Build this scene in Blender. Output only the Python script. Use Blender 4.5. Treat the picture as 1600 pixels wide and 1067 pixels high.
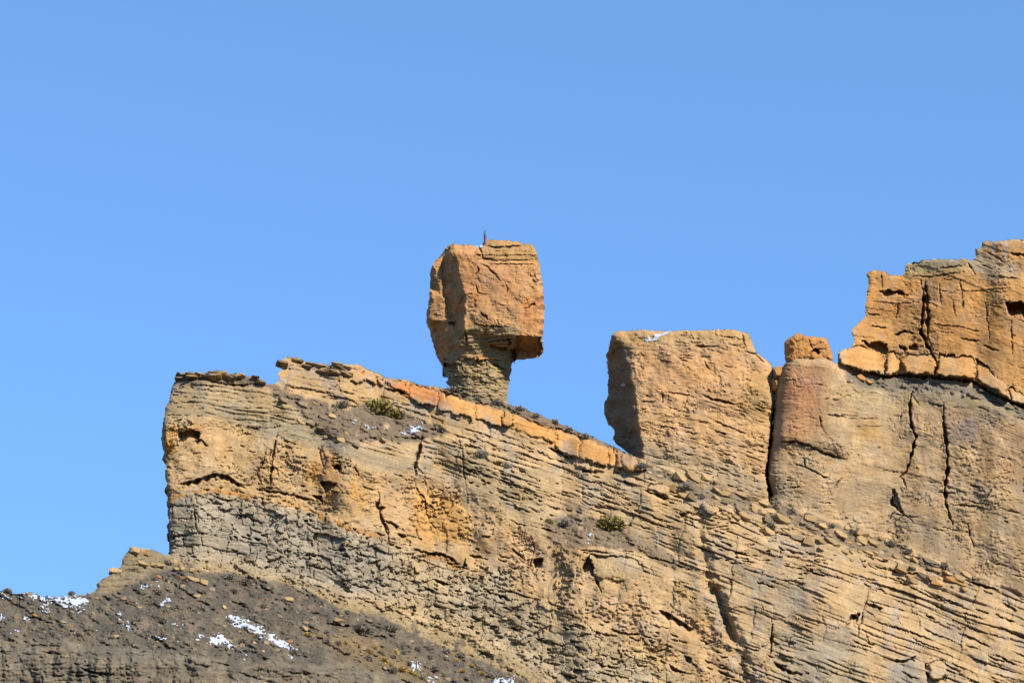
import bpy, bmesh, math, random
import numpy as np
from mathutils import Matrix, Vector
from mathutils.geometry import delaunay_2d_cdt

for o in list(bpy.data.objects):
    bpy.data.objects.remove(o, do_unlink=True)
SC = bpy.context.scene
COL = SC.collection
R = math.radians

# ------------------------------------------------------------------ camera
PITCH = R(19.0)          # looking up at the ridge
CAM_Z = 1.7
cam_d = bpy.data.cameras.new('camera'); cam = bpy.data.objects.new('camera', cam_d)
COL.objects.link(cam); SC.camera = cam
cam.location = (0, 0, CAM_Z); cam.rotation_euler = (R(90) + PITCH, 0, 0)
cam_d.sensor_width = 36.0; cam_d.lens = 90.0
cam_d.clip_start = 0.5; cam_d.clip_end = 20000.0

# ------------------------------------------------------------------ light
SUN_AZ, SUN_EL = R(42.0), R(37.0)      # to the right of and behind the camera
w = bpy.data.worlds.new('World'); SC.world = w; w.use_nodes = True
nt = w.node_tree; nt.nodes.clear()
sky = nt.nodes.new('ShaderNodeTexSky'); sky.sky_type = 'NISHITA'; sky.sun_disc = False
sky.sun_elevation = SUN_EL; sky.sun_rotation = R(180) - SUN_AZ
sky.altitude = 4500.0; sky.air_density = 1.0; sky.dust_density = 0.0; sky.ozone_density = 3.0
tint = nt.nodes.new('ShaderNodeVectorMath'); tint.operation = 'MULTIPLY'; tint.inputs[1].default_value = (0.75, 1.27, 1.90)   # the camera's deep blue
bg = nt.nodes.new('ShaderNodeBackground'); bg.inputs['Strength'].default_value = 0.15
wo = nt.nodes.new('ShaderNodeOutputWorld')
gam = nt.nodes.new('ShaderNodeGamma'); gam.inputs['Gamma'].default_value = 0.5   # the photograph's sky is nearly even
nt.links.new(sky.outputs[0], gam.inputs[0]); nt.links.new(gam.outputs[0], tint.inputs[0]); nt.links.new(tint.outputs[0], bg.inputs[0]); nt.links.new(bg.outputs[0], wo.inputs[0])
sun_d = bpy.data.lights.new('sun', 'SUN'); sun_d.energy = 5.0; sun_d.angle = R(0.5); sun_d.color = (1.0, 0.93, 0.82)
sun = bpy.data.objects.new('sun', sun_d); COL.objects.link(sun)
sdir = Vector((math.sin(SUN_AZ) * math.cos(SUN_EL), -math.cos(SUN_AZ) * math.cos(SUN_EL), math.sin(SUN_EL)))
sun.rotation_euler = (-sdir).to_track_quat('-Z', 'Y').to_euler(); sun.location = (150, 100, 300)
vs = SC.view_settings
vs.view_transform = 'Standard'; vs.look = 'None'; vs.exposure = 0.9; vs.gamma = 1.0; vs.use_curve_mapping = False

# ------------------------------------------------------------------ helpers
F = 4000.0; TT = math.tan(PITCH); CT, ST = math.cos(PITCH), math.sin(PITCH); U = 0.1   # one unit = 0.1 m at 400 m
def world(px, py, d):
    D = (F + d) * U
    xc = (px - 800.0) / F * D; yc = (533.5 - py) / F * D
    return np.stack([xc, D * CT - yc * ST, CAM_Z + D * ST + yc * CT], -1)
def wp(px, py, d):
    return Vector([float(v) for v in world(np.float64(px), np.float64(py), np.float64(d))])
CAMB = Matrix.Rotation(PITCH, 3, 'X')            # x right, y into depth, z up (tilted with the line of sight)

def lin(c):
    c = np.asarray(c, float) / 255.0
    return np.where(c <= 0.04045, c / 12.92, ((c + 0.055) / 1.055) ** 2.4)
KA = 2.24
def alb(*c):
    return np.clip(lin(c) / (KA * np.array([1.0, 1.0, .98])), 0.01, 0.8).astype(np.float32)

def h2(ix, iy, s):
    u = np.uint32
    n = ix.astype(np.int32).astype(u) * u(374761393) + iy.astype(np.int32).astype(u) * u(668265263) + u((s * 974634777) & 0xffffffff)
    n = (n ^ (n >> u(13))) * u(1274126177)
    n = (n ^ (n >> u(16))) * u(2246822519)
    n = n ^ (n >> u(15))
    return (n & u(0xffffff)).astype(np.float32) * np.float32(1 / 16777216.0)
def noise(x, y, s=0):
    x0 = np.floor(x); y0 = np.floor(y); fx = x - x0; fy = y - y0
    u = fx * fx * fx * (fx * (fx * 6 - 15) + 10); v = fy * fy * fy * (fy * (fy * 6 - 15) + 10)
    def g(dx, dy):
        a = h2(x0 + dx, y0 + dy, s) * 6.2831853
        return np.cos(a) * (fx - dx) + np.sin(a) * (fy - dy)
    return 1.5 * ((g(0, 0) * (1 - u) + g(1, 0) * u) * (1 - v) + (g(0, 1) * (1 - u) + g(1, 1) * u) * v)
def fbm(x, y, s=0, n=4, r=0.5):
    t = 0.0; a = 1.0; k = 1.0
    for i in range(n):
        t = t + a * noise(x * k, y * k, s + i * 17); a *= r; k *= 2.03
    return t
def worley(x, y, s=0):
    x0 = np.floor(x); y0 = np.floor(y)
    f1 = np.full(x.shape, 9.0, np.float32); f2 = f1.copy()
    cx = np.zeros_like(f1); cy = np.zeros_like(f1); hid = np.zeros_like(f1); worley.key = np.zeros(x.shape, np.int64)
    for j in (-1, 0, 1):
        for i in (-1, 0, 1):
            gx = x0 + i; gy = y0 + j
            qx = gx + 0.15 + 0.7 * h2(gx, gy, s); qy = gy + 0.15 + 0.7 * h2(gx, gy, s + 1)
            dd = np.sqrt((x - qx) ** 2 + (y - qy) ** 2).astype(np.float32)
            c = dd < f1
            f2 = np.where(c, f1, np.minimum(f2, dd)); f1 = np.where(c, dd, f1)
            cx = np.where(c, x - qx, cx); cy = np.where(c, y - qy, cy); hid = np.where(c, h2(gx, gy, s + 2), hid)
            worley.key = np.where(c, (gx.astype(np.int64) + 4096) * 8192 + gy.astype(np.int64) + 4096, worley.key)
    return f1, f2, cx, cy, hid
def facets(x, y, s, amp, tilt):
    f1, f2, cx, cy, h = worley(x, y, s)
    return amp * (h - 0.5) * 2 + tilt * (cx * (h2(np.floor(h * 9999), np.floor(h * 777), 5) - .5) + cy * (h2(np.floor(h * 8888), np.floor(h * 555), 6) - .5)) * 2, f2 - f1
def beds(a, b, thick, length, s):
    """protrusion of jointed beds: 0..1 value per block, plus distance (px) to the nearest bed or joint plane"""
    bb = b / thick + 0.5 * noise(a / (length * 2.2), b / (thick * 4), s)
    i = np.floor(bb); f = bb - i
    o = 0.35 * (h2(i, i, s + 3) - .5); o1 = 1 + 0.35 * (h2(i + 1, i + 1, s + 3) - .5)
    up = f > o1; dn = f < o
    i = i + up - dn; f = bb - i
    o = 0.35 * (h2(i, i, s + 3) - .5); o1 = 1 + 0.35 * (h2(i + 1, i + 1, s + 3) - .5)
    ln = length * (0.6 + 0.8 * h2(i, i, s + 4))
    aa = a / ln + 7.3 * h2(i, i, s + 5) + 0.12 * noise(b / thick * 0.9, a / length, s + 6)
    j = np.floor(aa); g = aa - j
    oj = 0.5 * (h2(i, j, s + 7) - .5); oj1 = 1 + 0.5 * (h2(i, j + 1, s + 7) - .5)
    u2 = g > oj1; d2 = g < oj
    j = j + u2 - d2; g = aa - j
    oj = 0.5 * (h2(i, j, s + 7) - .5); oj1 = 1 + 0.5 * (h2(i, j + 1, s + 7) - .5)
    beds.key = (i.astype(np.int64) + 4096) * 8192 + j.astype(np.int64) + 4096
    val = 0.55 * h2(i, i, s + 8) + 0.45 * h2(i, j, s + 9)
    eb = np.minimum(f - o, o1 - f) * thick; ea = np.minimum(g - oj, oj1 - g) * ln
    beds.saw = ((f - o) / (o1 - o)).astype(np.float32)
    return val.astype(np.float32), eb.astype(np.float32), ea.astype(np.float32)
def sm(x, a, b):
    t = np.clip((x - a) / (b - a), 0, 1); return t * t * (3 - 2 * t)
def blur(a, r):
    r = int(r)
    if r < 1: return a
    for _ in range(2):
        for ax in (0, 1):
            p = np.pad(a, [(r + 1, r) if k == ax else (0, 0) for k in range(a.ndim)], mode='edge')
            c = np.cumsum(p, axis=ax, dtype=np.float64); n = a.shape[ax]; m = 2 * r + 1
            a = ((np.take(c, range(m, m + n), ax) - np.take(c, range(0, n), ax)) / m).astype(np.float32)
    return a
def rough(poly, amp, seed, step=3.0, closed=True):
    """traced outline with a broken, rocky edge"""
    rng = random.Random(seed); out = []
    n = len(poly)
    for k in range(n if closed else n - 1):
        (x0, y0), (x1, y1) = poly[k], poly[(k + 1) % n]
        L = math.hypot(x1 - x0, y1 - y0); m = max(1, int(L / step)); nx, ny = -(y1 - y0) / (L + 1e-6), (x1 - x0) / (L + 1e-6)
        off = 0.0
        for q in range(m):
            t = q / m
            if q and rng.random() < 0.55: off = rng.uniform(-amp, amp)
            if q == 0: off = 0
            out.append((x0 + (x1 - x0) * t + nx * off, y0 + (y1 - y0) * t + ny * off))
    if not closed: out.append(poly[-1])
    return out

class Relief:
    def __init__(s, x0, x1, y0, y1, g):
        s.x0, s.y0, s.g = x0, y0, g
        xs = np.arange(x0, x1 + g, g, dtype=np.float32); ys = np.arange(y0, y1 + g, g, dtype=np.float32)
        s.xs, s.ys = xs, ys; s.nx, s.ny = len(xs), len(ys)
        s.PX, s.PY = np.meshgrid(xs, ys)
        s.base = np.zeros_like(s.PX); s.out = np.zeros_like(s.PX); s.col = np.zeros(s.PX.shape + (3,), np.float32)
        s.wx = s.PX + 3.2 * fbm(s.PX / 15, s.PY / 15, 71, 4, .6); s.wy = s.PY + 3.2 * fbm(s.PX / 15, s.PY / 15, 72, 4, .6)
    def win(s, xa, xb, ya, yb):
        i0 = max(0, int((ya - s.y0) / s.g)); i1 = min(s.ny, int((yb - s.y0) / s.g) + 2)
        j0 = max(0, int((xa - s.x0) / s.g)); j1 = min(s.nx, int((xb - s.x0) / s.g) + 2)
        return (slice(i0, max(i0, i1)), slice(j0, max(j0, j1)))
    def inside(s, poly, warp=True):
        p = np.asarray(poly, float); m = np.zeros(s.PX.shape, bool)
        W = s.win(p[:, 0].min() - 8, p[:, 0].max() + 8, p[:, 1].min() - 8, p[:, 1].max() + 8)
        x = (s.wx if warp else s.PX)[W]; y = (s.wy if warp else s.PY)[W]; r = np.zeros(x.shape, bool)
        for k in range(len(p)):
            x0, y0 = p[k - 1]; x1, y1 = p[k]
            if y0 == y1: continue
            r ^= ((y0 > y) != (y1 > y)) & (x < (x1 - x0) * (y - y0) / (y1 - y0) + x0)
        m[W] = r
        return m
    def soft(s, poly, r=3, warp=True):
        return blur(s.inside(poly, warp).astype(np.float32), r / s.g)
    def dist(s, line, W, warp=0.0):
        x = s.PX[W] + (s.wx[W] - s.PX[W]) * warp; y = s.PY[W] + (s.wy[W] - s.PY[W]) * warp
        d = np.full(x.shape, 1e9, np.float32)
        for k in range(len(line) - 1):
            ax, ay = line[k]; bx, by = line[k + 1]; ux, uy = bx - ax, by - ay
            t = np.clip(((x - ax) * ux + (y - ay) * uy) / (ux * ux + uy * uy + 1e-9), 0, 1)
            d = np.minimum(d, np.hypot(x - ax - ux * t, y - ay - uy * t))
        return d
    def crack(s, line, wd, depth, warp=0.45):
        p = np.asarray(line); W = s.win(p[:, 0].min() - wd - 5, p[:, 0].max() + wd + 5, p[:, 1].min() - wd - 5, p[:, 1].max() + wd + 5)
        d = s.dist(line, W, warp)
        ends = np.minimum(np.hypot(s.PX[W] - p[0, 0], s.PY[W] - p[0, 1]), np.hypot(s.PX[W] - p[-1, 0], s.PY[W] - p[-1, 1]))
        L = np.hypot(*(p[-1] - p[0])); tp = 0.3 + 0.7 * np.clip(ends / (0.3 * L + 1), 0, 1)
        wv = wd * tp * np.clip(0.5 + 0.75 * noise(s.PX[W] / 11, s.PY[W] / 11, 31), .18, 1.2)
        s.out[W] -= 1.25 * depth * tp * (1 - sm(d, wv * 0.5, wv + .2))
    def slit(s, line, th, depth, lip=1.0):
        p = np.asarray(line, float); xa, xb = p[0, 0], p[-1, 0]; L = xb - xa
        W = s.win(xa, xb, p[:, 1].min() - 6, p[:, 1].max() + th + 4)
        if s.PX[W].size == 0: return
        x = s.PX[W]; n = s.PY[W] - np.interp(x, p[:, 0], p[:, 1]) - 1.3 * noise(x / 6, s.PY[W] * 0 + xa, 33)
        t = np.clip((x - xa) / L, 0, 1); tp = np.minimum(1, 4.5 * np.minimum(t, 1 - t) + 0.05) * (0.75 + 0.5 * noise(x / 8, n * 0 + p[0, 1], 34))
        thv = np.maximum(0.8, th * tp)
        rec = np.where((n >= 0) & (n < thv), (1 - (n / thv) ** 4) * tp, 0)
        lp = np.where((n < 0) & (n > -5), 1 + n / 5, 0) * tp
        inx = (x >= xa) & (x <= xb)
        s.out[W] += (lip * lp - 1.35 * depth * rec) * inx
    def scoop(s, poly, depth, warp=True):
        m = s.inside(poly, warp); p = np.asarray(poly, float)
        if not m.any(): return
        top = np.where(m.any(0), m.argmax(0), 0); bot = np.where(m.any(0), s.ny - 1 - m[::-1].argmax(0), 1)
        i = np.arange(s.ny)[:, None]
        v = np.clip((i - top[None]) / np.maximum(1, (bot - top)[None] + 1), 0, 1)
        s.out -= m * depth * 1.7 * (1 - v ** 2.5)
    def bulge(s, poly, h, r=4):
        s.out += h * s.soft(poly, r)
    def paint(s, poly, c, r=3, k=1.0, mot=0.0, seed=0):
        m = s.soft(poly, r) * k
        if mot: m = m * sm(fbm(s.PX / 22, s.PY / 22, 400 + seed, 4) + (1 - mot), -0.35, 0.35)
        s.col += m[..., None] * (np.asarray(c, np.float32) - s.col)
    def tri_base(s, pts, edges=()):
        """pts (px,py,depth): piecewise flat faces between traced corners"""
        r = delaunay_2d_cdt([Vector((p[0], p[1])) for p in pts], list(edges), [], 0, 1e-4)
        z = []
        for v, ov in zip(r[0], r[3]):
            if ov: z.append(pts[ov[0]][2])
            else:
                ds = sorted((abs(v.x - p[0]) + abs(v.y - p[1]), p[2]) for p in pts)[:2]; z.append((ds[0][1] + ds[1][1]) / 2)
        b = np.full(s.PX.shape, np.nan, np.float32)
        for f in r[2]:
            (ax, ay), (bx, by), (cx, cy) = [r[0][k] for k in f]; za, zb, zc = [z[k] for k in f]
            W = s.win(min(ax, bx, cx) - 1, max(ax, bx, cx) + 1, min(ay, by, cy) - 1, max(ay, by, cy) + 1)
            x, y = s.PX[W], s.PY[W]; den = (by - cy) * (ax - cx) + (cx - bx) * (ay - cy)
            if abs(den) < 1e-6: continue
            l1 = ((by - cy) * (x - cx) + (cx - bx) * (y - cy)) / den; l2 = ((cy - ay) * (x - cx) + (ax - cx) * (y - cy)) / den; l3 = 1 - l1 - l2
            q = (l1 > -1e-3) & (l2 > -1e-3) & (l3 > -1e-3)
            b[W] = np.where(q, l1 * za + l2 * zb + l3 * zc, b[W])
        b = np.where(np.isnan(b), np.nanmean(b), b)
        jx = np.clip(((s.wx - s.x0) / s.g).astype(int), 0, s.nx - 1); iy = np.clip(((s.wy - s.y0) / s.g).astype(int), 0, s.ny - 1)
        s.base = blur(b[iy, jx], 1)
    def at(s, px, py):
        d = s.d if hasattr(s, 'd') else s.base - s.out
        return float(d[min(s.ny - 1, max(0, int((py - s.y0) / s.g))), min(s.nx - 1, max(0, int((px - s.x0) / s.g)))])
    def build(s, name, cells, mat, union=None, back=None, thick=150, origin=None, lift=0.0):
        """cells: mask of grid cells; boundary against `union` is closed towards the back"""
        union = cells if union is None else union
        d = s.d - lift
        vid = np.full(s.PX.shape, -1, np.int64); used = np.zeros(s.PX.shape, bool)
        for a in (0, 1):
            for b in (0, 1): used[a:s.ny - 1 + a, b:s.nx - 1 + b] |= cells
        vid[used] = np.arange(used.sum())
        P = np.stack([s.PX[used], s.PY[used], d[used]], -1).astype(np.float64); C = s.col[used]
        ci, cj = np.nonzero(cells)
        faces = [np.stack([vid[ci, cj], vid[ci + 1, cj], vid[ci + 1, cj + 1], vid[ci, cj + 1]], -1)]
        if back is not None:
            pu = np.pad(union, 1); pc = np.pad(cells, 1)
            E = []
            up = pc[1:-1, 1:-1] & ~pu[:-2, 1:-1]; i, j = np.nonzero(up); E.append(np.stack([vid[i, j], vid[i, j + 1]], -1))
            dn = pc[1:-1, 1:-1] & ~pu[2:, 1:-1]; i, j = np.nonzero(dn); E.append(np.stack([vid[i + 1, j + 1], vid[i + 1, j]], -1))
            lf = pc[1:-1, 1:-1] & ~pu[1:-1, :-2]; i, j = np.nonzero(lf); E.append(np.stack([vid[i + 1, j], vid[i, j]], -1))
            rt = pc[1:-1, 1:-1] & ~pu[1:-1, 2:]; i, j = np.nonzero(rt); E.append(np.stack([vid[i, j + 1], vid[i + 1, j + 1]], -1))
            E = np.concatenate(E); bv = np.unique(E); cur = bv.copy(); n = len(P)
            lut = np.full(n, -1, np.int64)
            cx, cy = P[bv, 0].mean(), P[bv, 1].mean(); Q0 = P[bv]
            for (t, shr) in ([(.3, .0), (.7, .0), (1.0, .0)] if back == 'ridge' else [(.15, .01), (.45, .02), (.75, .07), (.95, .25), (1.0, .5)] if thick > 40 else [(1.0, .2)]):
                Q = Q0.copy(); Q[:, 2] += thick * t
                if back == 'ridge':
                    yc = (533.5 - Q0[:, 1]) / F * (F + Q0[:, 2]) - (TT + 0.12 * t) * thick * t
                    Q[:, 1] = 533.5 - yc * F / (F + Q[:, 2]); Q[:, 0] += .22 * thick * t
                else:
                    Q[:, 0] += (cx - Q0[:, 0]) * shr; Q[:, 1] += (cy - Q0[:, 1]) * shr
                ids = np.arange(len(P), len(P) + len(bv)); P = np.concatenate([P, Q]); C = np.concatenate([C, C[bv]])
                lp = np.full(n, -1, np.int64); lp[bv] = cur; ln = np.full(n, -1, np.int64); ln[bv] = ids
                faces.append(np.stack([lp[E[:, 1]], lp[E[:, 0]], ln[E[:, 0]], ln[E[:, 1]]], -1)); cur = ids
            if back == 'solid':
                P = np.concatenate([P, [[cx, cy, P[cur, 2].mean()]]]); C = np.concatenate([C, C[:1]])
                ln = np.full(n, -1, np.int64); ln[bv] = cur
                tri = np.stack([ln[E[:, 1]], ln[E[:, 0]], np.full(len(E), len(P) - 1)], -1)
            else: tri = None
        else: tri = None
        V = world(P[:, 0], P[:, 1], P[:, 2])
        o = mesh_obj(name, V, np.concatenate(faces), tri, C, mat, origin)
        return o

def pieces(rel, pid, info, thick=12):
    """each traced or jointed piece of rock becomes its own part: front taken from the relief, closed behind"""
    pid = pid[:-1, :-1]; ii, jj = np.nonzero(pid > 0); ids = pid[ii, jj]; o = np.argsort(ids, kind='stable'); ii, jj, ids = ii[o], jj[o], ids[o]
    u, st = np.unique(ids, return_index=True); st = list(st) + [len(ids)]
    for k, i_ in enumerate(u):
        a, b = st[k], st[k + 1]; I, J = ii[a:b], jj[a:b]
        if len(I) < 6: continue
        i0, i1, j0, j1 = I.min(), I.max() + 2, J.min(), J.max() + 2
        cells = np.zeros((i1 - i0 - 1, j1 - j0 - 1), bool); cells[I - i0, J - j0] = True
        sub = Relief.__new__(Relief); sub.ny, sub.nx = i1 - i0, j1 - j0
        for nme in ('PX', 'PY', 'd', 'col'): setattr(sub, nme, getattr(rel, nme)[i0:i1, j0:j1])
        nme, par = info[i_]
        sub.build(nme, cells, M_ROCK, None, 'solid', thick).parent = par

def mesh_obj(name, V, quads, tris, C, mat, origin=None, parent=None):
    if origin is not None: V = V - np.asarray(origin)[None]
    me = bpy.data.meshes.new(name); nq = len(quads); ntr = 0 if tris is None else len(tris)
    me.vertices.add(len(V)); me.vertices.foreach_set('co', V.astype(np.float32).ravel())
    li = quads.ravel() if ntr == 0 else np.concatenate([quads.ravel(), tris.ravel()])
    me.loops.add(len(li)); me.loops.foreach_set('vertex_index', li.astype(np.int32))
    me.polygons.add(nq + ntr)
    st = np.concatenate([np.arange(nq) * 4, nq * 4 + np.arange(ntr) * 3]).astype(np.int32)
    me.polygons.foreach_set('loop_start', st)
    me.update(calc_edges=True); me.validate()
    if C is not None:
        at = me.color_attributes.new('Col', 'FLOAT_COLOR', 'POINT')
        at.data.foreach_set('color', np.concatenate([C, np.ones((len(C), 1), np.float32)], 1).astype(np.float32).ravel())
    me.materials.append(mat)
    o = bpy.data.objects.new(name, me); COL.objects.link(o)
    if origin is not None: o.location = origin
    if parent: o.parent = parent
    return o
def tag(o, label=None, cat=None, group=None, kind=None):
    for k, v in (('label', label), ('category', cat), ('group', group), ('kind', kind)):
        if v: o[k] = v
    return o

# ------------------------------------------------------------------ materials
def nodes(name):
    m = bpy.data.materials.new(name); m.use_nodes = True
    return m, m.node_tree, m.node_tree.nodes['Principled BSDF']
def rock_material(name, color=None, rnd=0.0, bump=0.13, grain=3.0, var=0.2):
    m, t, b = nodes(name); L = t.links.new
    b.inputs['Roughness'].default_value = 0.95
    b.inputs['Specular IOR Level'].default_value = 0.12
    tc = t.nodes.new('ShaderNodeTexCoord'); gm = t.nodes.new('ShaderNodeNewGeometry')
    n1 = t.nodes.new('ShaderNodeTexNoise'); n1.inputs['Scale'].default_value = grain; n1.inputs['Detail'].default_value = 7; n1.inputs['Roughness'].default_value = 0.65
    n2 = t.nodes.new('ShaderNodeTexNoise'); n2.inputs['Scale'].default_value = 0.35; n2.inputs['Detail'].default_value = 5
    for n in (n1, n2): L(gm.outputs['Position'], n.inputs['Vector'])
    mr = t.nodes.new('ShaderNodeMapRange'); mr.inputs['From Min'].default_value = 0.28; mr.inputs['From Max'].default_value = 0.72
    mr.inputs['To Min'].default_value = 1 - var; mr.inputs['To Max'].default_value = 1 + var; L(n1.outputs['Fac'], mr.inputs['Value'])
    mr2 = t.nodes.new('ShaderNodeMapRange'); mr2.inputs['From Min'].default_value = 0.3; mr2.inputs['From Max'].default_value = 0.7
    mr2.inputs['To Min'].default_value = 0.88; mr2.inputs['To Max'].default_value = 1.1; L(n2.outputs['Fac'], mr2.inputs['Value'])
    mul = t.nodes.new('ShaderNodeMath'); mul.operation = 'MULTIPLY'; L(mr.outputs[0], mul.inputs[0]); L(mr2.outputs[0], mul.inputs[1])
    fac = mul.outputs[0]
    if rnd:
        oi = t.nodes.new('ShaderNodeObjectInfo'); mr3 = t.nodes.new('ShaderNodeMapRange')
        mr3.inputs['To Min'].default_value = 1 - rnd; mr3.inputs['To Max'].default_value = 1 + rnd; L(oi.outputs['Random'], mr3.inputs['Value'])
        m3 = t.nodes.new('ShaderNodeMath'); m3.operation = 'MULTIPLY'; L(fac, m3.inputs[0]); L(mr3.outputs[0], m3.inputs[1]); fac = m3.outputs[0]
    if color is None:
        at = t.nodes.new('ShaderNodeVertexColor'); at.layer_name = 'Col'; src = at.outputs['Color']
    else:
        rgb = t.nodes.new('ShaderNodeRGB'); rgb.outputs[0].default_value = (*[float(c) for c in color], 1); src = rgb.outputs[0]
    vm = t.nodes.new('ShaderNodeVectorMath'); vm.operation = 'SCALE'; L(src, vm.inputs[0]); L(fac, vm.inputs['Scale'])
    L(vm.outputs[0], b.inputs['Base Color'])
    bp = t.nodes.new('ShaderNodeBump'); bp.inputs['Strength'].default_value = bump; bp.inputs['Distance'].default_value = 0.25
    L(n1.outputs['Fac'], bp.inputs['Height']); L(bp.outputs[0], b.inputs['Normal'])
    return m
def plain(name, color, rough=0.8, var=0.2, scale=6.0, trans=0.0):
    m, t, b = nodes(name); L = t.links.new
    b.inputs['Roughness'].default_value = rough; b.inputs['Specular IOR Level'].default_value = 0.2
    gm = t.nodes.new('ShaderNodeNewGeometry'); n = t.nodes.new('ShaderNodeTexNoise'); n.inputs['Scale'].default_value = scale; n.inputs['Detail'].default_value = 4
    L(gm.outputs['Position'], n.inputs['Vector'])
    cr = t.nodes.new('ShaderNodeValToRGB'); c = np.asarray(color, float)
    cr.color_ramp.elements[0].position = 0.3; cr.color_ramp.elements[1].position = 0.7
    cr.color_ramp.elements[0].color = (*(c * (1 - var)), 1); cr.color_ramp.elements[1].color = (*np.minimum(1, c * (1 + var)), 1)
    L(n.outputs['Fac'], cr.inputs[0]); L(cr.outputs[0], b.inputs['Base Color'])
    return m
M_ROCK = rock_material('sandstone_relief')
M_SOIL = rock_material('scree_relief', bump=0.5, grain=2.2, var=0.3)
C_TAN = alb(208, 174, 122); C_ORANGE = alb(222, 164, 98); C_GREY = alb(160, 150, 130); C_SOIL = alb(116, 101, 84); C_PALE = alb(196, 178, 140)
M_TAN = rock_material('tan_stone', C_TAN, 0.16)
M_ORG = rock_material('orange_stone', C_ORANGE, 0.14)
M_GRY = rock_material('grey_stone', C_GREY, 0.2)
M_RED = rock_material('rusty_stone', alb(180, 128, 88), 0.2)
M_BRN = rock_material('brown_stone', alb(164, 143, 114), 0.25)
M_SNOW = plain('snow', (0.31, 0.34, 0.39), 0.6, 0.04, 4.0)
M_SAGE = plain('sage_twigs', alb(184, 174, 154), 0.9, 0.35, 8.0)
M_SAGED = plain('dead_twigs', alb(160, 146, 126), 0.9, 0.3, 8.0)
M_GREEN = plain('rabbitbrush_leaves', alb(164, 150, 82), 0.8, 0.3, 4.0)
M_STRAW = plain('straw', alb(238, 200, 122), 0.9, 0.25, 6.0)
M_STEM = plain('woody_stems', alb(96, 88, 80), 0.9, 0.2, 10.0)

# ================================================================== TERRAIN
HILL_SKY = [(-100, 922), (0, 924), (22, 927), (40, 924), (60, 929), (90, 931), (118, 929), (140, 927), (150, 922)]
KNOB_SKY = [(150, 922), (152, 910), (160, 903), (172, 897), (184, 890), (190, 880), (192, 870), (200, 860), (208, 853), (222, 857), (236, 857), (250, 862), (262, 866)]
PROW_L = [(264, 864), (262, 830), (260, 790), (258, 748), (254, 712), (252, 690), (255, 655), (258, 636), (264, 622), (268, 604), (276, 590)]
CREST = [(276, 590), (290, 585), (304, 583), (335, 583), (352, 584), (370, 587), (398, 588), (404, 593), (414, 600), (428, 600), (436, 594), (433, 584), (440, 576), (434, 570), (440, 562), (449, 556), (462, 560), (482, 566), (520, 570), (540, 572), (548, 568), (560, 569), (572, 576),
         (600, 588), (632, 592), (650, 598), (680, 603), (706, 610), (740, 620), (790, 630), (818, 637), (840, 646), (870, 658), (900, 672), (930, 684), (958, 696), (975, 704), (992, 712)]
TALUS_TOP = [(992, 712), (1003, 722), (1020, 733), (1060, 738), (1100, 750), (1150, 765), (1196, 775), (1250, 800), (1300, 815), (1350, 835), (1400, 848), (1450, 872), (1500, 890), (1545, 905), (1705, 985)]
BEHIND_TOWER = [(992, 712), (1004, 716), (1020, 724), (1060, 728), (1100, 740), (1150, 755), (1188, 762)]
WALL_SKY = [(1188, 762), (1190, 700), (1196, 600), (1200, 578), (1208, 574), (1221, 574), (1227, 566), (1238, 558), (1292, 560), (1303, 566), (1309, 565), (1309, 553), (1312, 547), (1331, 541), (1334, 531), (1330, 520), (1332, 511), (1341, 503), (1352, 493), (1351, 478), (1353, 460),
            (1356, 444), (1356, 436), (1352, 426), (1363, 421), (1380, 423), (1394, 430), (1412, 430), (1413, 418), (1418, 411), (1436, 409), (1440, 405), (1464, 404), (1481, 404), (1495, 406), (1506, 402), (1517, 408), (1524, 398), (1521, 388), (1533, 387), (1535, 377), (1565, 375), (1588, 373), (1705, 378)]
FOOT = [(264, 864), (300, 871), (340, 878), (400, 888), (450, 899), (500, 915), (560, 938), (620, 956), (660, 974), (720, 990), (780, 1010), (840, 1034), (880, 1060), (905, 1090)]
K3 = [(250, 777), (310, 761), (340, 762), (380, 772), (420, 778), (480, 790), (515, 810), (560, 825), (600, 835), (650, 855), (700, 872), (760, 900), (800, 922), (860, 945), (900, 965), (950, 990), (1000, 1012), (1050, 1042), (1100, 1070), (1130, 1090)]
K4 = [(250, 664), (290, 652), (320, 649), (350, 655), (400, 668), (430, 684), (470, 684), (500, 690), (540, 716), (600, 735), (650, 746), (700, 748), (740, 768), (800, 800), (850, 842), (900, 862), (925, 870), (960, 882), (1000, 894), (1060, 908), (1098, 940), (1128, 1000), (1150, 1090)]
LEDGE_T = [(545, 571), (600, 590), (640, 599), (700, 613), (740, 627), (800, 643), (850, 662), (900, 680), (950, 697), (988, 712)]
LEDGE_B = [(570, 592), (600, 606), (640, 622), (700, 640), (760, 658), (800, 668), (850, 690), (900, 710), (940, 722), (1000, 737)]

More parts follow.
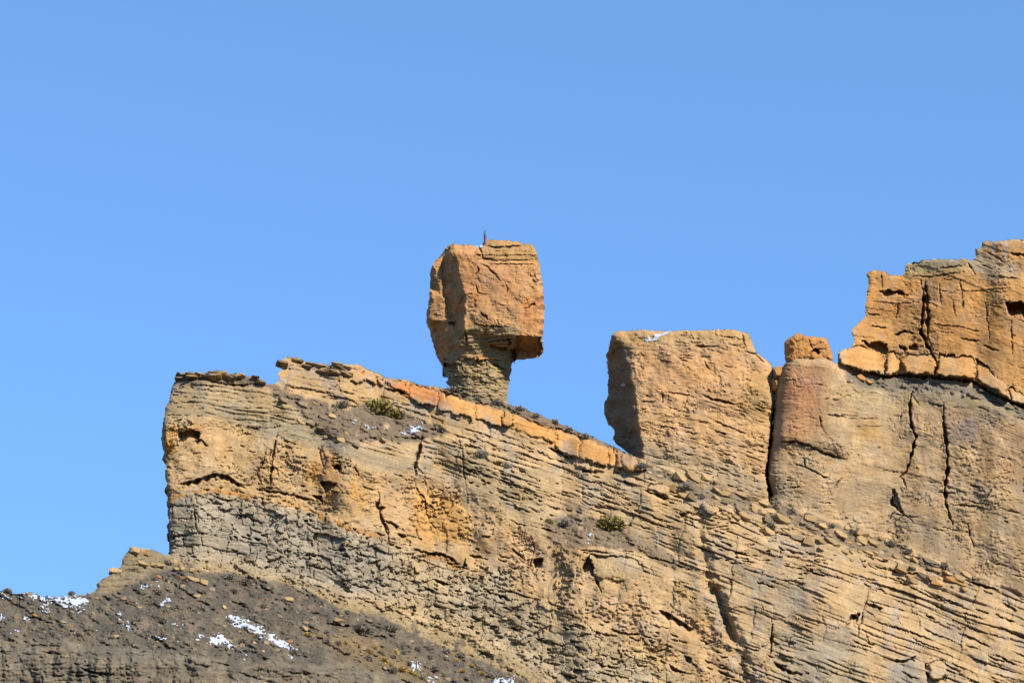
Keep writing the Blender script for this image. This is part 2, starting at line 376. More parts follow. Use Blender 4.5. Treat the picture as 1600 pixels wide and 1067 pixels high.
T = Relief(-92, 1696, 360, 1082, 1.25)
PX, PY = T.PX, T.PY
full = rough(HILL_SKY[:-1], 1.0, 1, closed=False) + rough(KNOB_SKY, 1.6, 2, closed=False)[1:] + rough(PROW_L, 3.2, 3, 5.0, closed=False)[1:] + rough(CREST, 1.6, 4, closed=False)[1:] + BEHIND_TOWER[1:] + rough(WALL_SKY, 1.6, 5, closed=False)[1:] + [(1705, 1095), (-100, 1095)]
LAND = T.inside(full, warp=False)
hill_poly = HILL_SKY + KNOB_SKY[1:] + FOOT[0:] + [(-100, 1095)]
hillm = T.inside(hill_poly); 
wall_poly = WALL_SKY + [(1705, 985)] + TALUS_TOP[::-1][1:10]
wallm = T.inside([(1185, 772)] + WALL_SKY[0:1] + WALL_SKY[1:] + TALUS_TOP[::-1][:9])
OUTC = [(-100, 992), (50, 1003), (100, 1000), (150, 1010), (200, 1012), (240, 1018), (300, 1022), (345, 1030), (360, 1046), (380, 1042), (420, 1032), (480, 1040), (540, 1036), (600, 1052), (660, 1075), (665, 1095), (-100, 1095)]
KNOB = [(150, 925), (150, 900), (185, 885), (195, 855), (212, 848), (235, 852), (264, 864), (280, 878), (262, 888), (240, 893), (222, 905), (196, 915), (180, 924), (160, 928)]
RAMP = [(412, 602), (430, 600), (452, 614), (500, 626), (545, 640), (562, 628), (620, 640), (680, 664), (704, 678), (640, 692), (600, 688), (560, 690), (510, 676), (478, 650), (440, 622)]
APRON = [(266, 866), (300, 872), (340, 879), (400, 889), (450, 900), (500, 916), (560, 940), (620, 957), (660, 975), (720, 991), (780, 1011), (840, 1035), (900, 1080), (860, 1080), (820, 1062), (760, 1035), (700, 1015), (640, 985), (590, 958), (540, 955), (480, 922), (420, 905), (360, 895), (300, 890), (266, 880)]
TALUS = TALUS_TOP[:14] + [(1545, 916), (1500, 906), (1450, 892), (1400, 874), (1350, 864), (1300, 844), (1250, 824), (1200, 808), (1150, 794), (1100, 778), (1050, 757), (1010, 740)]
BENCH2 = [(848, 812), (905, 805), (960, 812), (1000, 835), (1040, 860), (1085, 890), (1040, 884), (990, 860), (930, 854), (885, 856), (856, 838)]
BENCH3 = [(1316, 578), (1345, 582), (1390, 588), (1450, 592), (1490, 598), (1535, 606), (1575, 628), (1705, 688), (1705, 706), (1575, 644), (1530, 622), (1490, 614), (1430, 613), (1400, 608), (1350, 606), (1328, 598)]
CRESTG = [(690, 606), (740, 618), (790, 628), (818, 635), (870, 656), (930, 682), (992, 710), (985, 714), (950, 699), (900, 682), (850, 664), (800, 645), (740, 629), (700, 615)]
BLOCKB = [(1010, 742), (1100, 778), (1200, 808), (1300, 844), (1400, 874), (1500, 906), (1705, 950), (1705, 1095), (1400, 1095), (1340, 1010), (1290, 930), (1200, 900), (1130, 850), (1060, 800), (1000, 760)]

# ---- large form: slope of every zone integrated upwards
S = np.full(PX.shape, 0.5, np.float32)
def slope(poly, v, r=6):
    global S
    m = T.soft(poly, r); S = S + m * (v - S)
slope(hill_poly, 2.3); slope(OUTC, 0.8); slope(KNOB, 0.6); slope(APRON, 1.7)
slope([(430, 556), (560, 565), (700, 610), (760, 660), (860, 700), (990, 735), (1000, 800), (860, 790), (700, 690), (560, 640), (440, 612)], 0.95, 8)
slope([(264, 590), (410, 598), (520, 680), (640, 695), (740, 760), (600, 735), (540, 716), (430, 684), (350, 655), (290, 652), (256, 660)], 0.75, 4)
slope(RAMP, 2.0); slope(TALUS, 1.7); slope(BENCH2, 1.7); slope(BENCH3, 2.2, 3); slope(CRESTG, 1.8, 2)
slope([(1000, 742)] + BLOCKB, 0.85, 8)
S = S + T.soft(wall_poly, 3) * (0.36 - S); slope(BENCH3, 2.2, 2)
S = blur(S, 4)
integ = np.cumsum(S[::-1], 0)[::-1] * T.g
b0 = np.interp(T.xs, [-92, 150, 300, 500, 700, 900, 1100, 1300, 1692], [-450, -420, -400, -280, -130, 0, 40, 48, 80]).astype(np.float32)
T.base = integ + b0[None]
T.base = blur(T.base, 2)
for _ in range(2):
    _p = np.pad(T.base, [(0, 0), (11, 10)], mode='edge'); _c = np.cumsum(_p, 1, dtype=np.float64); T.base = ((_c[:, 21:] - _c[:, :-21]) / 21).astype(np.float32)

# ---- zone weights for the fine relief
w_hill = T.soft(hill_poly, 2); w_out = T.soft(OUTC, 4); w_knob = T.soft(KNOB, 3); w_apron = T.soft(APRON, 4)
w_soil = np.clip(w_hill * (1 - w_out) * (1 - w_knob) + w_apron + T.soft(RAMP, 4) + T.soft(BENCH3, 2) + 0.7 * T.soft(BENCH2, 4) + 0.8 * T.soft(CRESTG, 2) + 0.55 * T.soft(TALUS, 3), 0, 1)
w_cob = sm(T.soft(K3 + FOOT[::-1], 16) + .35 * fbm(PX / 20, PY / 14, 136, 4), .35, .6); w_mass = T.soft(K4 + K3[::-1], 4) * (1 - w_cob)
w_wall = T.soft(wall_poly, 2) * (1 - w_soil); w_block = T.soft(BLOCKB, 8) * (1 - w_soil) * (1 - w_wall)
w_thin = np.clip(1 - w_soil - w_cob - w_mass - w_wall - w_block - w_out * w_hill - w_knob, 0, 1)
dipc = np.interp(T.xs, [-92, 260, 320, 420, 545, 700, 1000, 1692], [-10, -5, 0, 15, 45, 93, 190, 440])[None].astype(np.float32)
dipw = np.interp(T.xs, [1180, 1330, 1450, 1692], [0, 14, 36, 132])[None].astype(np.float32)
B = PY - np.where(w_wall > 0.5, dipw, dipc); A = PX.copy()
mac = fbm(PX / 90, PY / 90, 11, 3)
fine = fbm(PX / 9, PY / 6, 12, 4, 0.6); fine2 = fbm(A / 12, B / 3.2, 13, 3, 0.6)
T.out += mac * (10 - 6 * w_soil - 7.5 * w_wall)
# thin shaly beds
v, eb, ea = beds(A + 1.6 * fine, B + .5 * fine, 7, 30, 101); key_thin = beds.key; sw = beds.saw; v2, eb2, ea2 = beds(A + 1.2 * fine, B + .4 * fine, 3.6, 15, 102)
patch = sm(fbm(A / 60, B / 26, 103, 3), -0.15, 0.45)
thin = 5.4 * (v - .5) * (.4 + patch) + 1.8 * (sw - .5) * (.2 + patch) + 3.6 * (v2 - .5) * (0.4 + patch) - 3.0 * (1 - sm(eb, 0, 1.3)) * patch - 1.6 * (1 - sm(ea, 0, 1.3)) * patch + .8 * fine2
# heavier jointed beds
vb, ebb, eab = beds(A + 2 * fine, B + .8 * fine, 14, 52, 111); key_block = beds.key; swb = beds.saw; vb2, ebb2, eab2 = beds(A + 1.5 * fine, B + .5 * fine, 6.5, 28, 112)
pb = sm(fbm(A / 80, B / 34, 113, 3), -0.3, 0.4)
block = (.35 + .65 * pb) * (8.5 * (vb - .5) + 2.6 * (swb - .5)) - (1.2 + 3.2 * pb) * (1 - sm(ebb, 0, 1.8)) - 2.4 * (1 - sm(eab, 0, 1.5)) * pb + 4.4 * (vb2 - .5) * pb - 1.6 * (1 - sm(ebb2, 0, 1.3)) * pb + .7 * fine2
# massive sandstone: spalled plates and faint bedding
fa, fe = facets(PX / 46 + .5 * fine, PY / 60 + .4 * fine, 121, 2.6, 5.0); fb, fe2 = facets(PX / 17 + .4 * fine, PY / 15 + .4 * fine, 122, 1.1, 2.4)
pm = sm(fbm(PX / 50, PY / 50, 123, 3), -0.2, 0.5)
mass = 4 * fbm(PX / 38, PY / 46, 124, 3) + fa + .6 * fb * pm + 0.25 * fine + 0.5 * fine2 * pm
# grey knobbly band
bigc = (fbm(PX / 60, PY / 40, 133, 3) + .5 * sm(PX, 420, 280) > .22)
c1, c2, _cx, _cy, ch = worley(PX / 18 + .3 * fine, PY / 12.5 + .3 * fine + dipc / 12.5, 131); kc1 = worley.key
vk, ek, ak = beds(PX + 2 * fine, PY + 1.6 * fine - dipc, 19, 27, 134); kc2 = beds.key + 10 ** 9
d1, d2, _, _, dh = worley(PX / 7.5, PY / 6, 132)
tlt = (h2(np.floor(ch * 9999), np.floor(ch * 777), 5) - .5) * _cx + (h2(np.floor(ch * 999), np.floor(ch * 77), 6) - .7) * _cy
key_cob = np.where(bigc, kc2, kc1); hcob = np.where(bigc, vk, ch); ecob = np.where(bigc, np.minimum(ek, ak) / 9, c2 - c1)
cob = np.where(bigc, 13 * (vk - .5), 10 * (ch - .5) + 6 * tlt) + 4.2 * sm(ecob, 0, 0.16) - 2 + .8 * sm(d2 - d1, 0, .4) * dh + .6 * fine + .8 * fine2
# loose slope
terr = fbm(PX / 16, (PY - 0.25 * PX) / 5, 141, 3)
t1, t2, _, _, th_ = worley(PX / 15 + .4 * fine, (PY - .15 * PX) / 9 + .4 * fine, 145)
soil = 9 * noise((PX - 1.3 * PY) / 30, PY / 150, 147) + 4 * noise((PX - 1.6 * PY) / 12, PY / 70, 148) + 7 * fbm(PX / 44, PY / 26, 142, 4, .6) + 2.8 * terr + 3.0 * fbm(PX / 4.5, PY / 3.4, 143, 2) + 5 * th_ * sm(.6 - t1, 0, .45)
# pale gullied outcrop
flute = np.abs(noise(PX / 30, PY / 90, 151)) * 14 + fbm(PX / 12, PY / 30, 152, 3) * 3
vo, ebo, eao = beds(A + 6 * fine, PY + 3 * fine, 11, 46, 153)
outc = flute + 5 * (vo - .5) - 2 * (1 - sm(ebo, 0, 2)) + 2.4 * fine
# big wall: smooth with fine laminae
vw, ebw, eaw = beds(A + 4 * fine, B + fine, 26, 120, 161)
pw = sm(fbm(A / 70, B / 40, 163, 3), -0.15, 0.45)
wallr = 2.4 * fbm(PX / 44, PY / 70, 164, 3) + 0.45 * fa + 2.4 * (vw - .5) + pw * (.8 * (v2 - .5) + .3 * fine2 - .6 * (1 - sm(eb2, 0, 1.2))) + 0.06 * fine + .2 * fine2
T.out += w_thin * thin + w_block * block + w_mass * mass + w_cob * cob * (1 - .3 * sm(PX, 560, 760)) + w_soil * soil + (w_out * w_hill) * outc + w_knob * (0.8 * thin + 0.5 * outc) + w_wall * wallr + T.soft(TALUS, 3) * .5 * block + T.soft(RAMP, 3) * .3 * thin

# ---- rounding at the free edges of the rock
def roundoff(line, r, k=1.0):
    p = np.asarray(line); W = T.win(p[:, 0].min() - r, p[:, 0].max() + r, p[:, 1].min() - r, p[:, 1].max() + r)
    d = np.clip(T.dist(line, W), 0, r); T.out[W] -= k * (r - np.sqrt(np.maximum(0, r * r - (r - d) ** 2)))
roundoff(PROW_L, 52, 1.1); roundoff(CREST, 5); roundoff(KNOB_SKY, 12); roundoff(WALL_SKY[5:], 7, 0.9)
roundoff([(1196, 800), (1203, 770), (1198, 742), (1204, 700), (1212, 645), (1214, 590), (1222, 570)], 24, 1.1)

# ---- traced cracks, undercuts and hollows
# upright ribs and joint faces across the beds
vj, ebj, eaj = beds(PY + 6 * fbm(PX / 30, PY / 30, 181, 2), PX + .18 * PY + 9 * fbm(PX / 60, PY / 40, 182, 3), 42, 120, 183)
wj = (w_thin + .8 * w_block + .7 * w_mass + .5 * w_cob) * (PX > 420)
T.out += wj * (9 * (vj - .5) - 2.5 * (1 - sm(ebj, 0, 2.0)) * sm(fbm(PX / 40, PY / 40, 184, 3), -.1, .3) + 7 * noise(PX / 52, PY / 210, 185))
GAP = [(1206, 570), (1207, 590), (1208, 622), (1206, 650), (1202, 685), (1200, 712), (1197, 745), (1202, 763), (1207, 774)]
T.crack(GAP, 7, 70, 0.2)
T.out -= 110 * T.soft([(1180, 560)] + [(x - 1, y) for x, y in GAP] + [(1180, 772)], 1.5, False)
CR = [([(1435, 602), (1424, 616), (1421, 640), (1424, 664), (1431, 682), (1426, 706), (1417, 736), (1405, 745)], 4.2, 22),
      ([(1475, 632), (1473, 658), (1478, 691), (1481, 730), (1477, 760), (1476, 784), (1483, 802), (1488, 820)], 4.6, 22),
      ([(1394, 764), (1394, 787), (1402, 797), (1413, 804)], 3.6, 16), ([(1512, 820), (1516, 838), (1522, 856)], 2.6, 9), ([(1525, 800), (1545, 770), (1556, 755)], 1.8, 5),
      ([(1280, 650), (1282, 668)], 2, 6), ([(1256, 715), (1259, 730)], 2.2, 7), ([(1316, 745), (1300, 765)], 2, 6),
      ([(1439, 438), (1443, 461), (1442, 486), (1439, 520), (1447, 537), (1457, 554), (1463, 568), (1460, 588)], 4.5, 26),
      ([(1446, 440), (1449, 470), (1450, 500), (1450, 530)], 6.5, 20), ([(1488, 468), (1494, 498)], 1.6, 4), ([(1512, 410), (1526, 432)], 2.2, 6), ([(1505, 470), (1504, 482)], 3, 5),
      ([(434, 676), (429, 699), (424, 729), (422, 765)], 3.4, 15), ([(418, 692), (413, 719), (400, 740), (384, 757)], 2.4, 8), ([(502, 694), (501, 715), (505, 729)], 2.8, 12),
      ([(555, 728), (560, 744)], 3, 9), ([(592, 768), (593, 780), (588, 790), (594, 800), (598, 816), (606, 832), (607, 850)], 3.4, 16),
      ([(648, 748), (652, 768), (664, 779), (665, 800), (671, 814)], 2.2, 8), ([(662, 826), (650, 828), (652, 838), (660, 848)], 1.7, 6), ([(668, 762), (666, 778)], 1.4, 4),
      ([(660, 680), (655, 705), (648, 728), (652, 742)], 5.5, 20), ([(780, 886), (781, 904)], 2, 8), ([(830, 838), (834, 860), (830, 878)], 1.6, 5),
      ([(930, 902), (934, 912), (940, 926)], 3.2, 12), ([(1359, 912), (1350, 951), (1342, 982), (1339, 1010)], 2.4, 8),
      ([(1207, 967), (1206, 1000), (1202, 1031)], 3.6, 14), ([(1446, 1036), (1449, 1052), (1458, 1062)], 5, 20), ([(722, 690), (724, 730), (728, 770)], 2.0, 5), ([(310, 790), (304, 800), (308, 830)], 3, 9)]
CR += [([(1376, 424), (1378, 452)], 1.6, 6), ([(1500, 432), (1503, 470)], 1.6, 6), ([(1540, 470), (1546, 530)], 1.8, 7), ([(1580, 500), (1582, 560)], 1.8, 7), ([(1468, 440), (1470, 476)], 1.4, 5), ([(1536, 392), (1560, 404), (1580, 418)], 1.8, 7), ([(1404, 470), (1400, 500)], 1.4, 5)]
_bq = random.Random(77)
for l, wd, dp in list(CR):
    if abs(l[-1][1] - l[0][1]) > 38 and wd > 2:
        for _k in range(3):
            x_, y_ = l[_bq.randrange(1, len(l))]; sg = _bq.choice((-1, 1)); ln_ = _bq.uniform(10, 26)
            CR.append(([(x_, y_), (x_ + sg * ln_ * .4, y_ + _bq.uniform(2, 9)), (x_ + sg * ln_ * .7, y_ + _bq.uniform(10, 24))], 1.5, 5))
for l, wd, dp in CR: T.crack(l, wd, dp)
def groove(line, wd, depth):
    p = np.asarray(line); W = T.win(p[:, 0].min() - wd, p[:, 0].max() + wd, p[:, 1].min() - wd, p[:, 1].max() + wd)
    T.out[W] -= depth * (1 - sm(T.dist(line, W, 1.0), 0, wd * (.8 + .4 * noise(PX[W] / 18, PY[W] / 18, 37))))
groove([(1087, 805), (1098, 862), (1108, 911), (1124, 939), (1134, 970), (1148, 1000), (1158, 1031), (1165, 1085)], 24, 14)
groove([(1116, 922), (1126, 945), (1136, 975), (1146, 1000)], 11, 14)
SL = [([(1418, 430), (1450, 432), (1510, 424)], 2.4, 6), ([(1360, 470), (1400, 474), (1436, 472)], 2, 5), ([(1452, 506), (1500, 510), (1540, 520)], 2, 5), ([(1356, 508), (1390, 512)], 3, 6), ([(1456, 420), (1510, 414)], 2, 5), ([(1540, 430), (1600, 436)], 2, 5), ([(1214, 691), (1240, 688), (1264, 694), (1282, 704), (1309, 713), (1327, 720)], 6, 10), ([(1483, 787), (1525, 790), (1546, 796)], 3, 8), ([(1513, 757), (1534, 761)], 3, 7), ([(1496, 695), (1513, 703)], 2.4, 5), ([(1455, 630), (1476, 634)], 3, 7),
      ([(1236, 722), (1262, 730), (1284, 742), (1304, 752)], 3, 7), ([(1315, 574), (1346, 577), (1380, 587), (1414, 584), (1453, 587), (1481, 590), (1520, 594), (1546, 610), (1577, 625), (1612, 640), (1690, 678)], 7, 18),
      ([(1353, 489), (1376, 492)], 3, 6), ([(1394, 523), (1414, 516), (1431, 521)], 5, 12), ([(1577, 394), (1590, 396), (1612, 398)], 6, 12), ([(1488, 452), (1520, 455), (1555, 451), (1580, 450)], 2, 4), ([(1500, 528), (1530, 532)], 4, 8), ([(1535, 538), (1562, 548)], 4, 8), ([(1418, 411), (1440, 410)], 4, 8),
      ([(274, 757), (301, 750), (317, 745), (334, 739), (355, 742), (375, 756), (386, 764)], 12, 20), ([(290, 592), (320, 590), (345, 598), (375, 601), (402, 599)], 5, 9), ([(300, 690), (314, 686), (326, 697)], 7, 9), ([(395, 763), (440, 768), (480, 778), (502, 784)], 6, 11),
      ([(662, 863), (688, 863), (709, 872), (719, 887)], 8, 14), ([(679, 904), (700, 912)], 7, 12), ([(798, 856), (808, 862), (821, 874)], 6, 12), ([(732, 866), (754, 869)], 6, 11), ([(752, 836), (767, 838)], 5, 10), ([(777, 930), (786, 929), (799, 939)], 8, 13), ([(600, 813), (612, 815), (624, 823)], 8, 13), ([(618, 831), (638, 838)], 7, 12),
      ([(1026, 951), (1046, 958), (1066, 971), (1087, 985)], 13, 20), ([(1043, 1036), (1068, 1050)], 9, 14), ([(1069, 1024), (1082, 1028)], 12, 14), ([(1207, 1032), (1230, 1046), (1247, 1051)], 9, 16), ([(1390, 1030), (1415, 1031), (1433, 1023)], 6, 14),
      ([(1384, 890), (1439, 896), (1461, 903)], 3.4, 9), ([(1387, 908), (1415, 912), (1457, 933), (1488, 945)], 3, 8), ([(1506, 905), (1534, 913), (1563, 921)], 5, 12), ([(1566, 940), (1590, 953)], 7, 13), ([(1500, 955), (1546, 968)], 3, 8), ([(1500, 988), (1520, 996), (1549, 1011)], 4, 9), ([(1371, 970), (1420, 985), (1464, 1002)], 3.4, 9), ([(1552, 1019), (1592, 1040)], 4.5, 10), ([(1352, 942), (1366, 944), (1382, 951)], 9, 13), ([(1330, 960), (1344, 960)], 10, 14), ([(1445, 960), (1462, 966)], 5, 10), ([(1440, 870), (1448, 880)], 4, 8),
      ([(1120, 1046), (1150, 1058)], 6, 11), ([(1230, 905), (1260, 912)], 5, 9), ([(1175, 905), (1215, 918)], 4, 9), ([(440, 604), (480, 606), (520, 616)], 4, 8), ([(600, 606), (634, 611), (640, 618)], 7, 12), ([(610, 680), (640, 684), (668, 683)], 5, 10), ([(855, 698), (880, 706), (896, 712)], 7, 12), ([(905, 733), (936, 737)], 5, 10), ([(900, 857), (930, 860), (960, 864)], 4, 8), ([(1000, 762), (1030, 774), (1060, 790)], 4, 9), ([(1000, 865), (1050, 878), (1085, 893)], 4, 9), ([(970, 858), (992, 862)], 4, 8),
      ([(515, 766), (540, 770)], 3, 6), ([(580, 992), (606, 994)], 5, 9), ([(503, 972), (560, 978)], 6, 10), ([(425, 935), (455, 938)], 3, 6), ([(480, 955), (500, 958)], 4, 7), ([(120, 1040), (150, 1050), (185, 1052)], 6, 9), ([(40, 1006), (95, 1008)], 4, 6), ([(300, 1035), (330, 1040)], 6, 8)]
for l, th, dp in SL: T.slit(l, th, dp)
SCO = [([(1377, 454), (1394, 455), (1424, 459), (1396, 461), (1380, 464)], 13), ([(1571, 474), (1614, 473), (1614, 512), (1603, 508), (1596, 494), (1577, 494)], 34), ([(1346, 533), (1388, 536), (1383, 557), (1369, 552)], 16), ([(1402, 541), (1417, 542), (1412, 551)], 10), ([(1421, 538), (1434, 543), (1424, 549)], 9),
       ([(280, 674), (300, 670), (312, 673), (312, 690), (296, 688), (281, 697)], 14), ([(258, 668), (276, 664), (272, 700), (262, 712)], -10), ([(503, 752), (528, 756), (516, 766), (509, 775)], 14), ([(520, 728), (534, 727), (530, 740)], 12), ([(488, 772), (502, 776), (502, 790)], 12), ([(588, 790), (602, 793), (594, 799)], 10),
       ([(833, 872), (849, 872), (845, 885), (837, 894)], 20), ([(911, 876), (923, 868), (929, 902), (911, 897)], 18), ([(1344, 958), (1330, 960), (1322, 978), (1338, 974)], 12), ([(1394, 766), (1398, 766), (1412, 804), (1396, 790)], 8), ([(720, 886), (730, 868), (726, 890)], 10), ([(1060, 800), (1075, 802), (1066, 812)], 8)]
for p, dp in SCO: T.scoop(p, dp)
T.bulge([(1412, 612), (1432, 612), (1430, 680), (1440, 740), (1476, 740), (1474, 640), (1440, 616)], -3, 3)
T.bulge([(1226, 566), (1293, 562), (1322, 585), (1330, 640), (1326, 716), (1280, 700), (1216, 688), (1215, 620)], 9, 6)
T.bulge([(335, 665), (420, 690), (420, 755), (360, 738), (320, 736), (310, 700)], 6, 8)
rng = random.Random(7)
def rand_slits(poly, n, Lr, thr, dpr, dipf, seed):
    p = np.asarray(poly, float); q = random.Random(seed); k = 0; tries = 0
    from math import sin
    def pin(x, y):
        r = False
        for a in range(len(poly)):
            (x0, y0), (x1, y1) = poly[a - 1], poly[a]
            if (y0 > y) != (y1 > y) and x < (x1 - x0) * (y - y0) / (y1 - y0) + x0: r = not r
        return r
    while k < n and tries < n * 20:
        tries += 1
        x = q.uniform(p[:, 0].min(), p[:, 0].max()); y = q.uniform(p[:, 1].min(), p[:, 1].max())
        if not pin(x, y): continue
        L = q.uniform(*Lr) * (0.5 + 2.0 * q.random() ** 3); m = dipf(x, y) + q.uniform(-.09, .09)
        T.slit([(x - L / 2, y - m * L / 2), (x - L * .1, y + q.uniform(-1, 1)), (x + L / 2, y + m * L / 2)], q.uniform(*thr), q.uniform(*dpr), 0.3); k += 1
rand_slits(BLOCKB, 80, (12, 46), (1.6, 4.2), (4, 10), lambda x, y: .36, 1)
rand_slits([(440, 565), (560, 580), (700, 640), (860, 700), (1000, 740), (1100, 790), (1100, 870), (1000, 830), (900, 800), (820, 770), (740, 740), (700, 690), (600, 650), (500, 620)], 200, (8, 28), (1.4, 3.6), (3, 8.5), lambda x, y: .12 + .26 * min(1, max(0, (x - 480) / 300)), 2)
rand_slits([(700, 700), (820, 760), (880, 800), (860, 830), (800, 790), (740, 760)], 60, (7, 18), (2, 4.5), (4, 9), lambda x, y: .3, 3)
rand_slits([(1100, 790), (1250, 830), (1300, 870), (1250, 920), (1180, 900), (1110, 880)], 80, (8, 22), (1.6, 3.4), (4, 8), lambda x, y: .08, 4)
rand_slits(wall_poly, 110, (8, 34), (1.2, 2.6), (2, 6), lambda x, y: .06 + .2 * min(1, max(0, (x - 1350) / 250)), 5)
rand_slits(K4 + K3[::-1], 120, (5, 20), (1.4, 3.6), (3, 8), lambda x, y: .3 * min(1, max(0, (x - 350) / 250)), 6)
rand_slits([(700, 870), (900, 960), (1100, 1000), (1200, 1000), (1300, 1080), (900, 1080), (780, 1000), (660, 960)], 170, (7, 24), (1.8, 4.6), (4, 10), lambda x, y: .3, 8)
rand_slits([(270, 600), (400, 605), (480, 650), (560, 700), (420, 680), (340, 650), (270, 655)], 90, (6, 24), (1.2, 2.4), (2.5, 6), lambda x, y: .03, 9)
rand_slits(hill_poly, 170, (8, 34), (1.5, 4), (2, 5), lambda x, y: .12 + .2 * min(1, max(0, (x - 200) / 300)), 12)
rand_slits(OUTC, 60, (8, 30), (2, 5), (3, 6), lambda x, y: .05, 13)
rand_slits(K3 + FOOT[::-1], 150, (7, 22), (2, 5.5), (4, 10), lambda x, y: .25, 10)

# ---- pieces that can be told apart: jointed blocks, slabs, stones
PID = np.zeros(PX.shape, np.int32); PINF = {}
def block(poly, h, bev, name, par, tilt=0.0, warp=True):
    m = T.inside(poly, warp); p = list(poly) + [poly[0]]; q = np.asarray(poly, float)
    W = T.win(q[:, 0].min() - 6, q[:, 0].max() + 6, q[:, 1].min() - 6, q[:, 1].max() + 6)
    d = np.clip(T.dist(p, W, 1.0 if warp else 0.0) / bev, 0, 1)
    T.out[W] = np.where(m[W], T.out[W] * .35 + T.out[W][m[W]].mean() * .65 + h * (1 - (1 - d) ** 2.2) - 1.5 + tilt * (T.PX[W] - q[:, 0].mean()) + .06 * h * (T.PY[W] - q[:, 1].mean()), T.out[W])
    k = len(PINF) + 1; PID[m] = k; PINF[k] = [name, par]
LT = lambda x: float(np.interp(x, *zip(*LEDGE_T))); LB = lambda x: float(np.interp(x, *zip(*LEDGE_B)))
rq = random.Random(5)
xj = [546, 568, 590, 603, 640, 684, 698, 742, 786, 800, 856, 868, 906, 950, 962, 990]
for a, b in zip(xj[:-1], xj[1:]):
    s1, s2 = rq.uniform(-3, 3), rq.uniform(-3, 3); u1, u2 = rq.uniform(-2, 4), rq.uniform(-7, 4)
    block([(a + .5, LT(a) + u1), (a + (b - a) * rq.uniform(.3, .7), LT((a + b) / 2) + u1 * .3 + rq.uniform(-2.5, 1.5)), (b - .5, LT(b) + u1 + rq.uniform(-1, 2)), (b - .5 + s2, LB(b) + u2), (a + (b - a) * rq.uniform(.3, .7), LB((a + b) / 2) + u2 + rq.uniform(-3, 4)), (a + .5 + s1, LB(a) + u2)], rq.uniform(3, 12), 2.2, 'ledge_block', 'cliff', rq.uniform(-.06, .03))
for p in ([(972, 706), (990, 712), (1004, 722), (1002, 736), (984, 736), (968, 724)], [(994, 716), (1006, 723), (1010, 733), (1000, 738)], [(578, 671), (594, 671), (594, 681), (578, 682)], [(560, 676), (575, 674), (577, 684), (563, 686)], [(897, 722), (922, 724), (921, 733), (898, 731)], [(923, 725), (946, 732), (944, 739), (923, 735)]): block(p, 8, 4, 'ledge_block', 'cliff', -.05)
for p in ([(1309, 553), (1312, 546), (1335, 541), (1352, 541), (1382, 554), (1380, 586), (1345, 577), (1311, 568)], [(1384, 554), (1394, 548), (1406, 560), (1402, 585), (1383, 586)], [(1409, 563), (1422, 553), (1457, 554), (1461, 568), (1456, 586), (1414, 583)], [(1466, 553), (1520, 557), (1524, 574), (1522, 592), (1481, 588), (1463, 586)], [(1525, 559), (1545, 575), (1572, 600), (1575, 621), (1546, 607), (1525, 593)], [(1577, 604), (1622, 628), (1622, 644), (1578, 624)]): block(p, 14, 3.2, 'ledge_block', 'cliff_terrace', -.06)
for p, nm in (([(1096, 786), (1102, 784), (1126, 794), (1122, 803), (1112, 803), (1094, 792)], 'slab'), ([(1144, 784), (1152, 783), (1166, 792), (1160, 800), (1146, 796)], 'slab'), ([(1012, 757), (1030, 755), (1048, 762), (1046, 771), (1026, 770), (1012, 764)], 'slab'), ([(1448, 1036), (1470, 1030), (1482, 1036), (1480, 1058), (1456, 1060)], 'slab'), ([(930, 868), (980, 868), (1006, 880), (1000, 904), (960, 908), (932, 898)], 'ledge_block')): block(p, 10 if nm == 'slab' else 5, 4 if nm == 'slab' else 12, nm, 'cliff', 0)
def jointed(key, zone, n, cmin, name, par, base):
    z = zone & (PID == 0) & LAND; kk = key[z]; u, inv, ct = np.unique(kk, return_inverse=True, return_counts=True)
    keep = np.argsort(-ct)[:n]; keep = keep[ct[keep] >= cmin]; mp = np.zeros(len(u), np.int32)
    for r_, q_ in enumerate(keep): k = len(PINF) + 1; mp[q_] = k; PINF[k] = [name, par]
    PID[z] = mp[inv]
jointed(key_cob, (w_cob > .6) & (w_soil < .35), 290, 40, 'stone', 'cliff', 0)
jointed(key_block, (w_block > .6) & (w_soil < .4), 230, 60, 'slab', 'cliff', 0)
jointed(key_thin, (w_thin > .7) & (patch > .45) & (PX > 420), 280, 50, 'flagstone', 'cliff', 0)

T.d = T.base - T.out

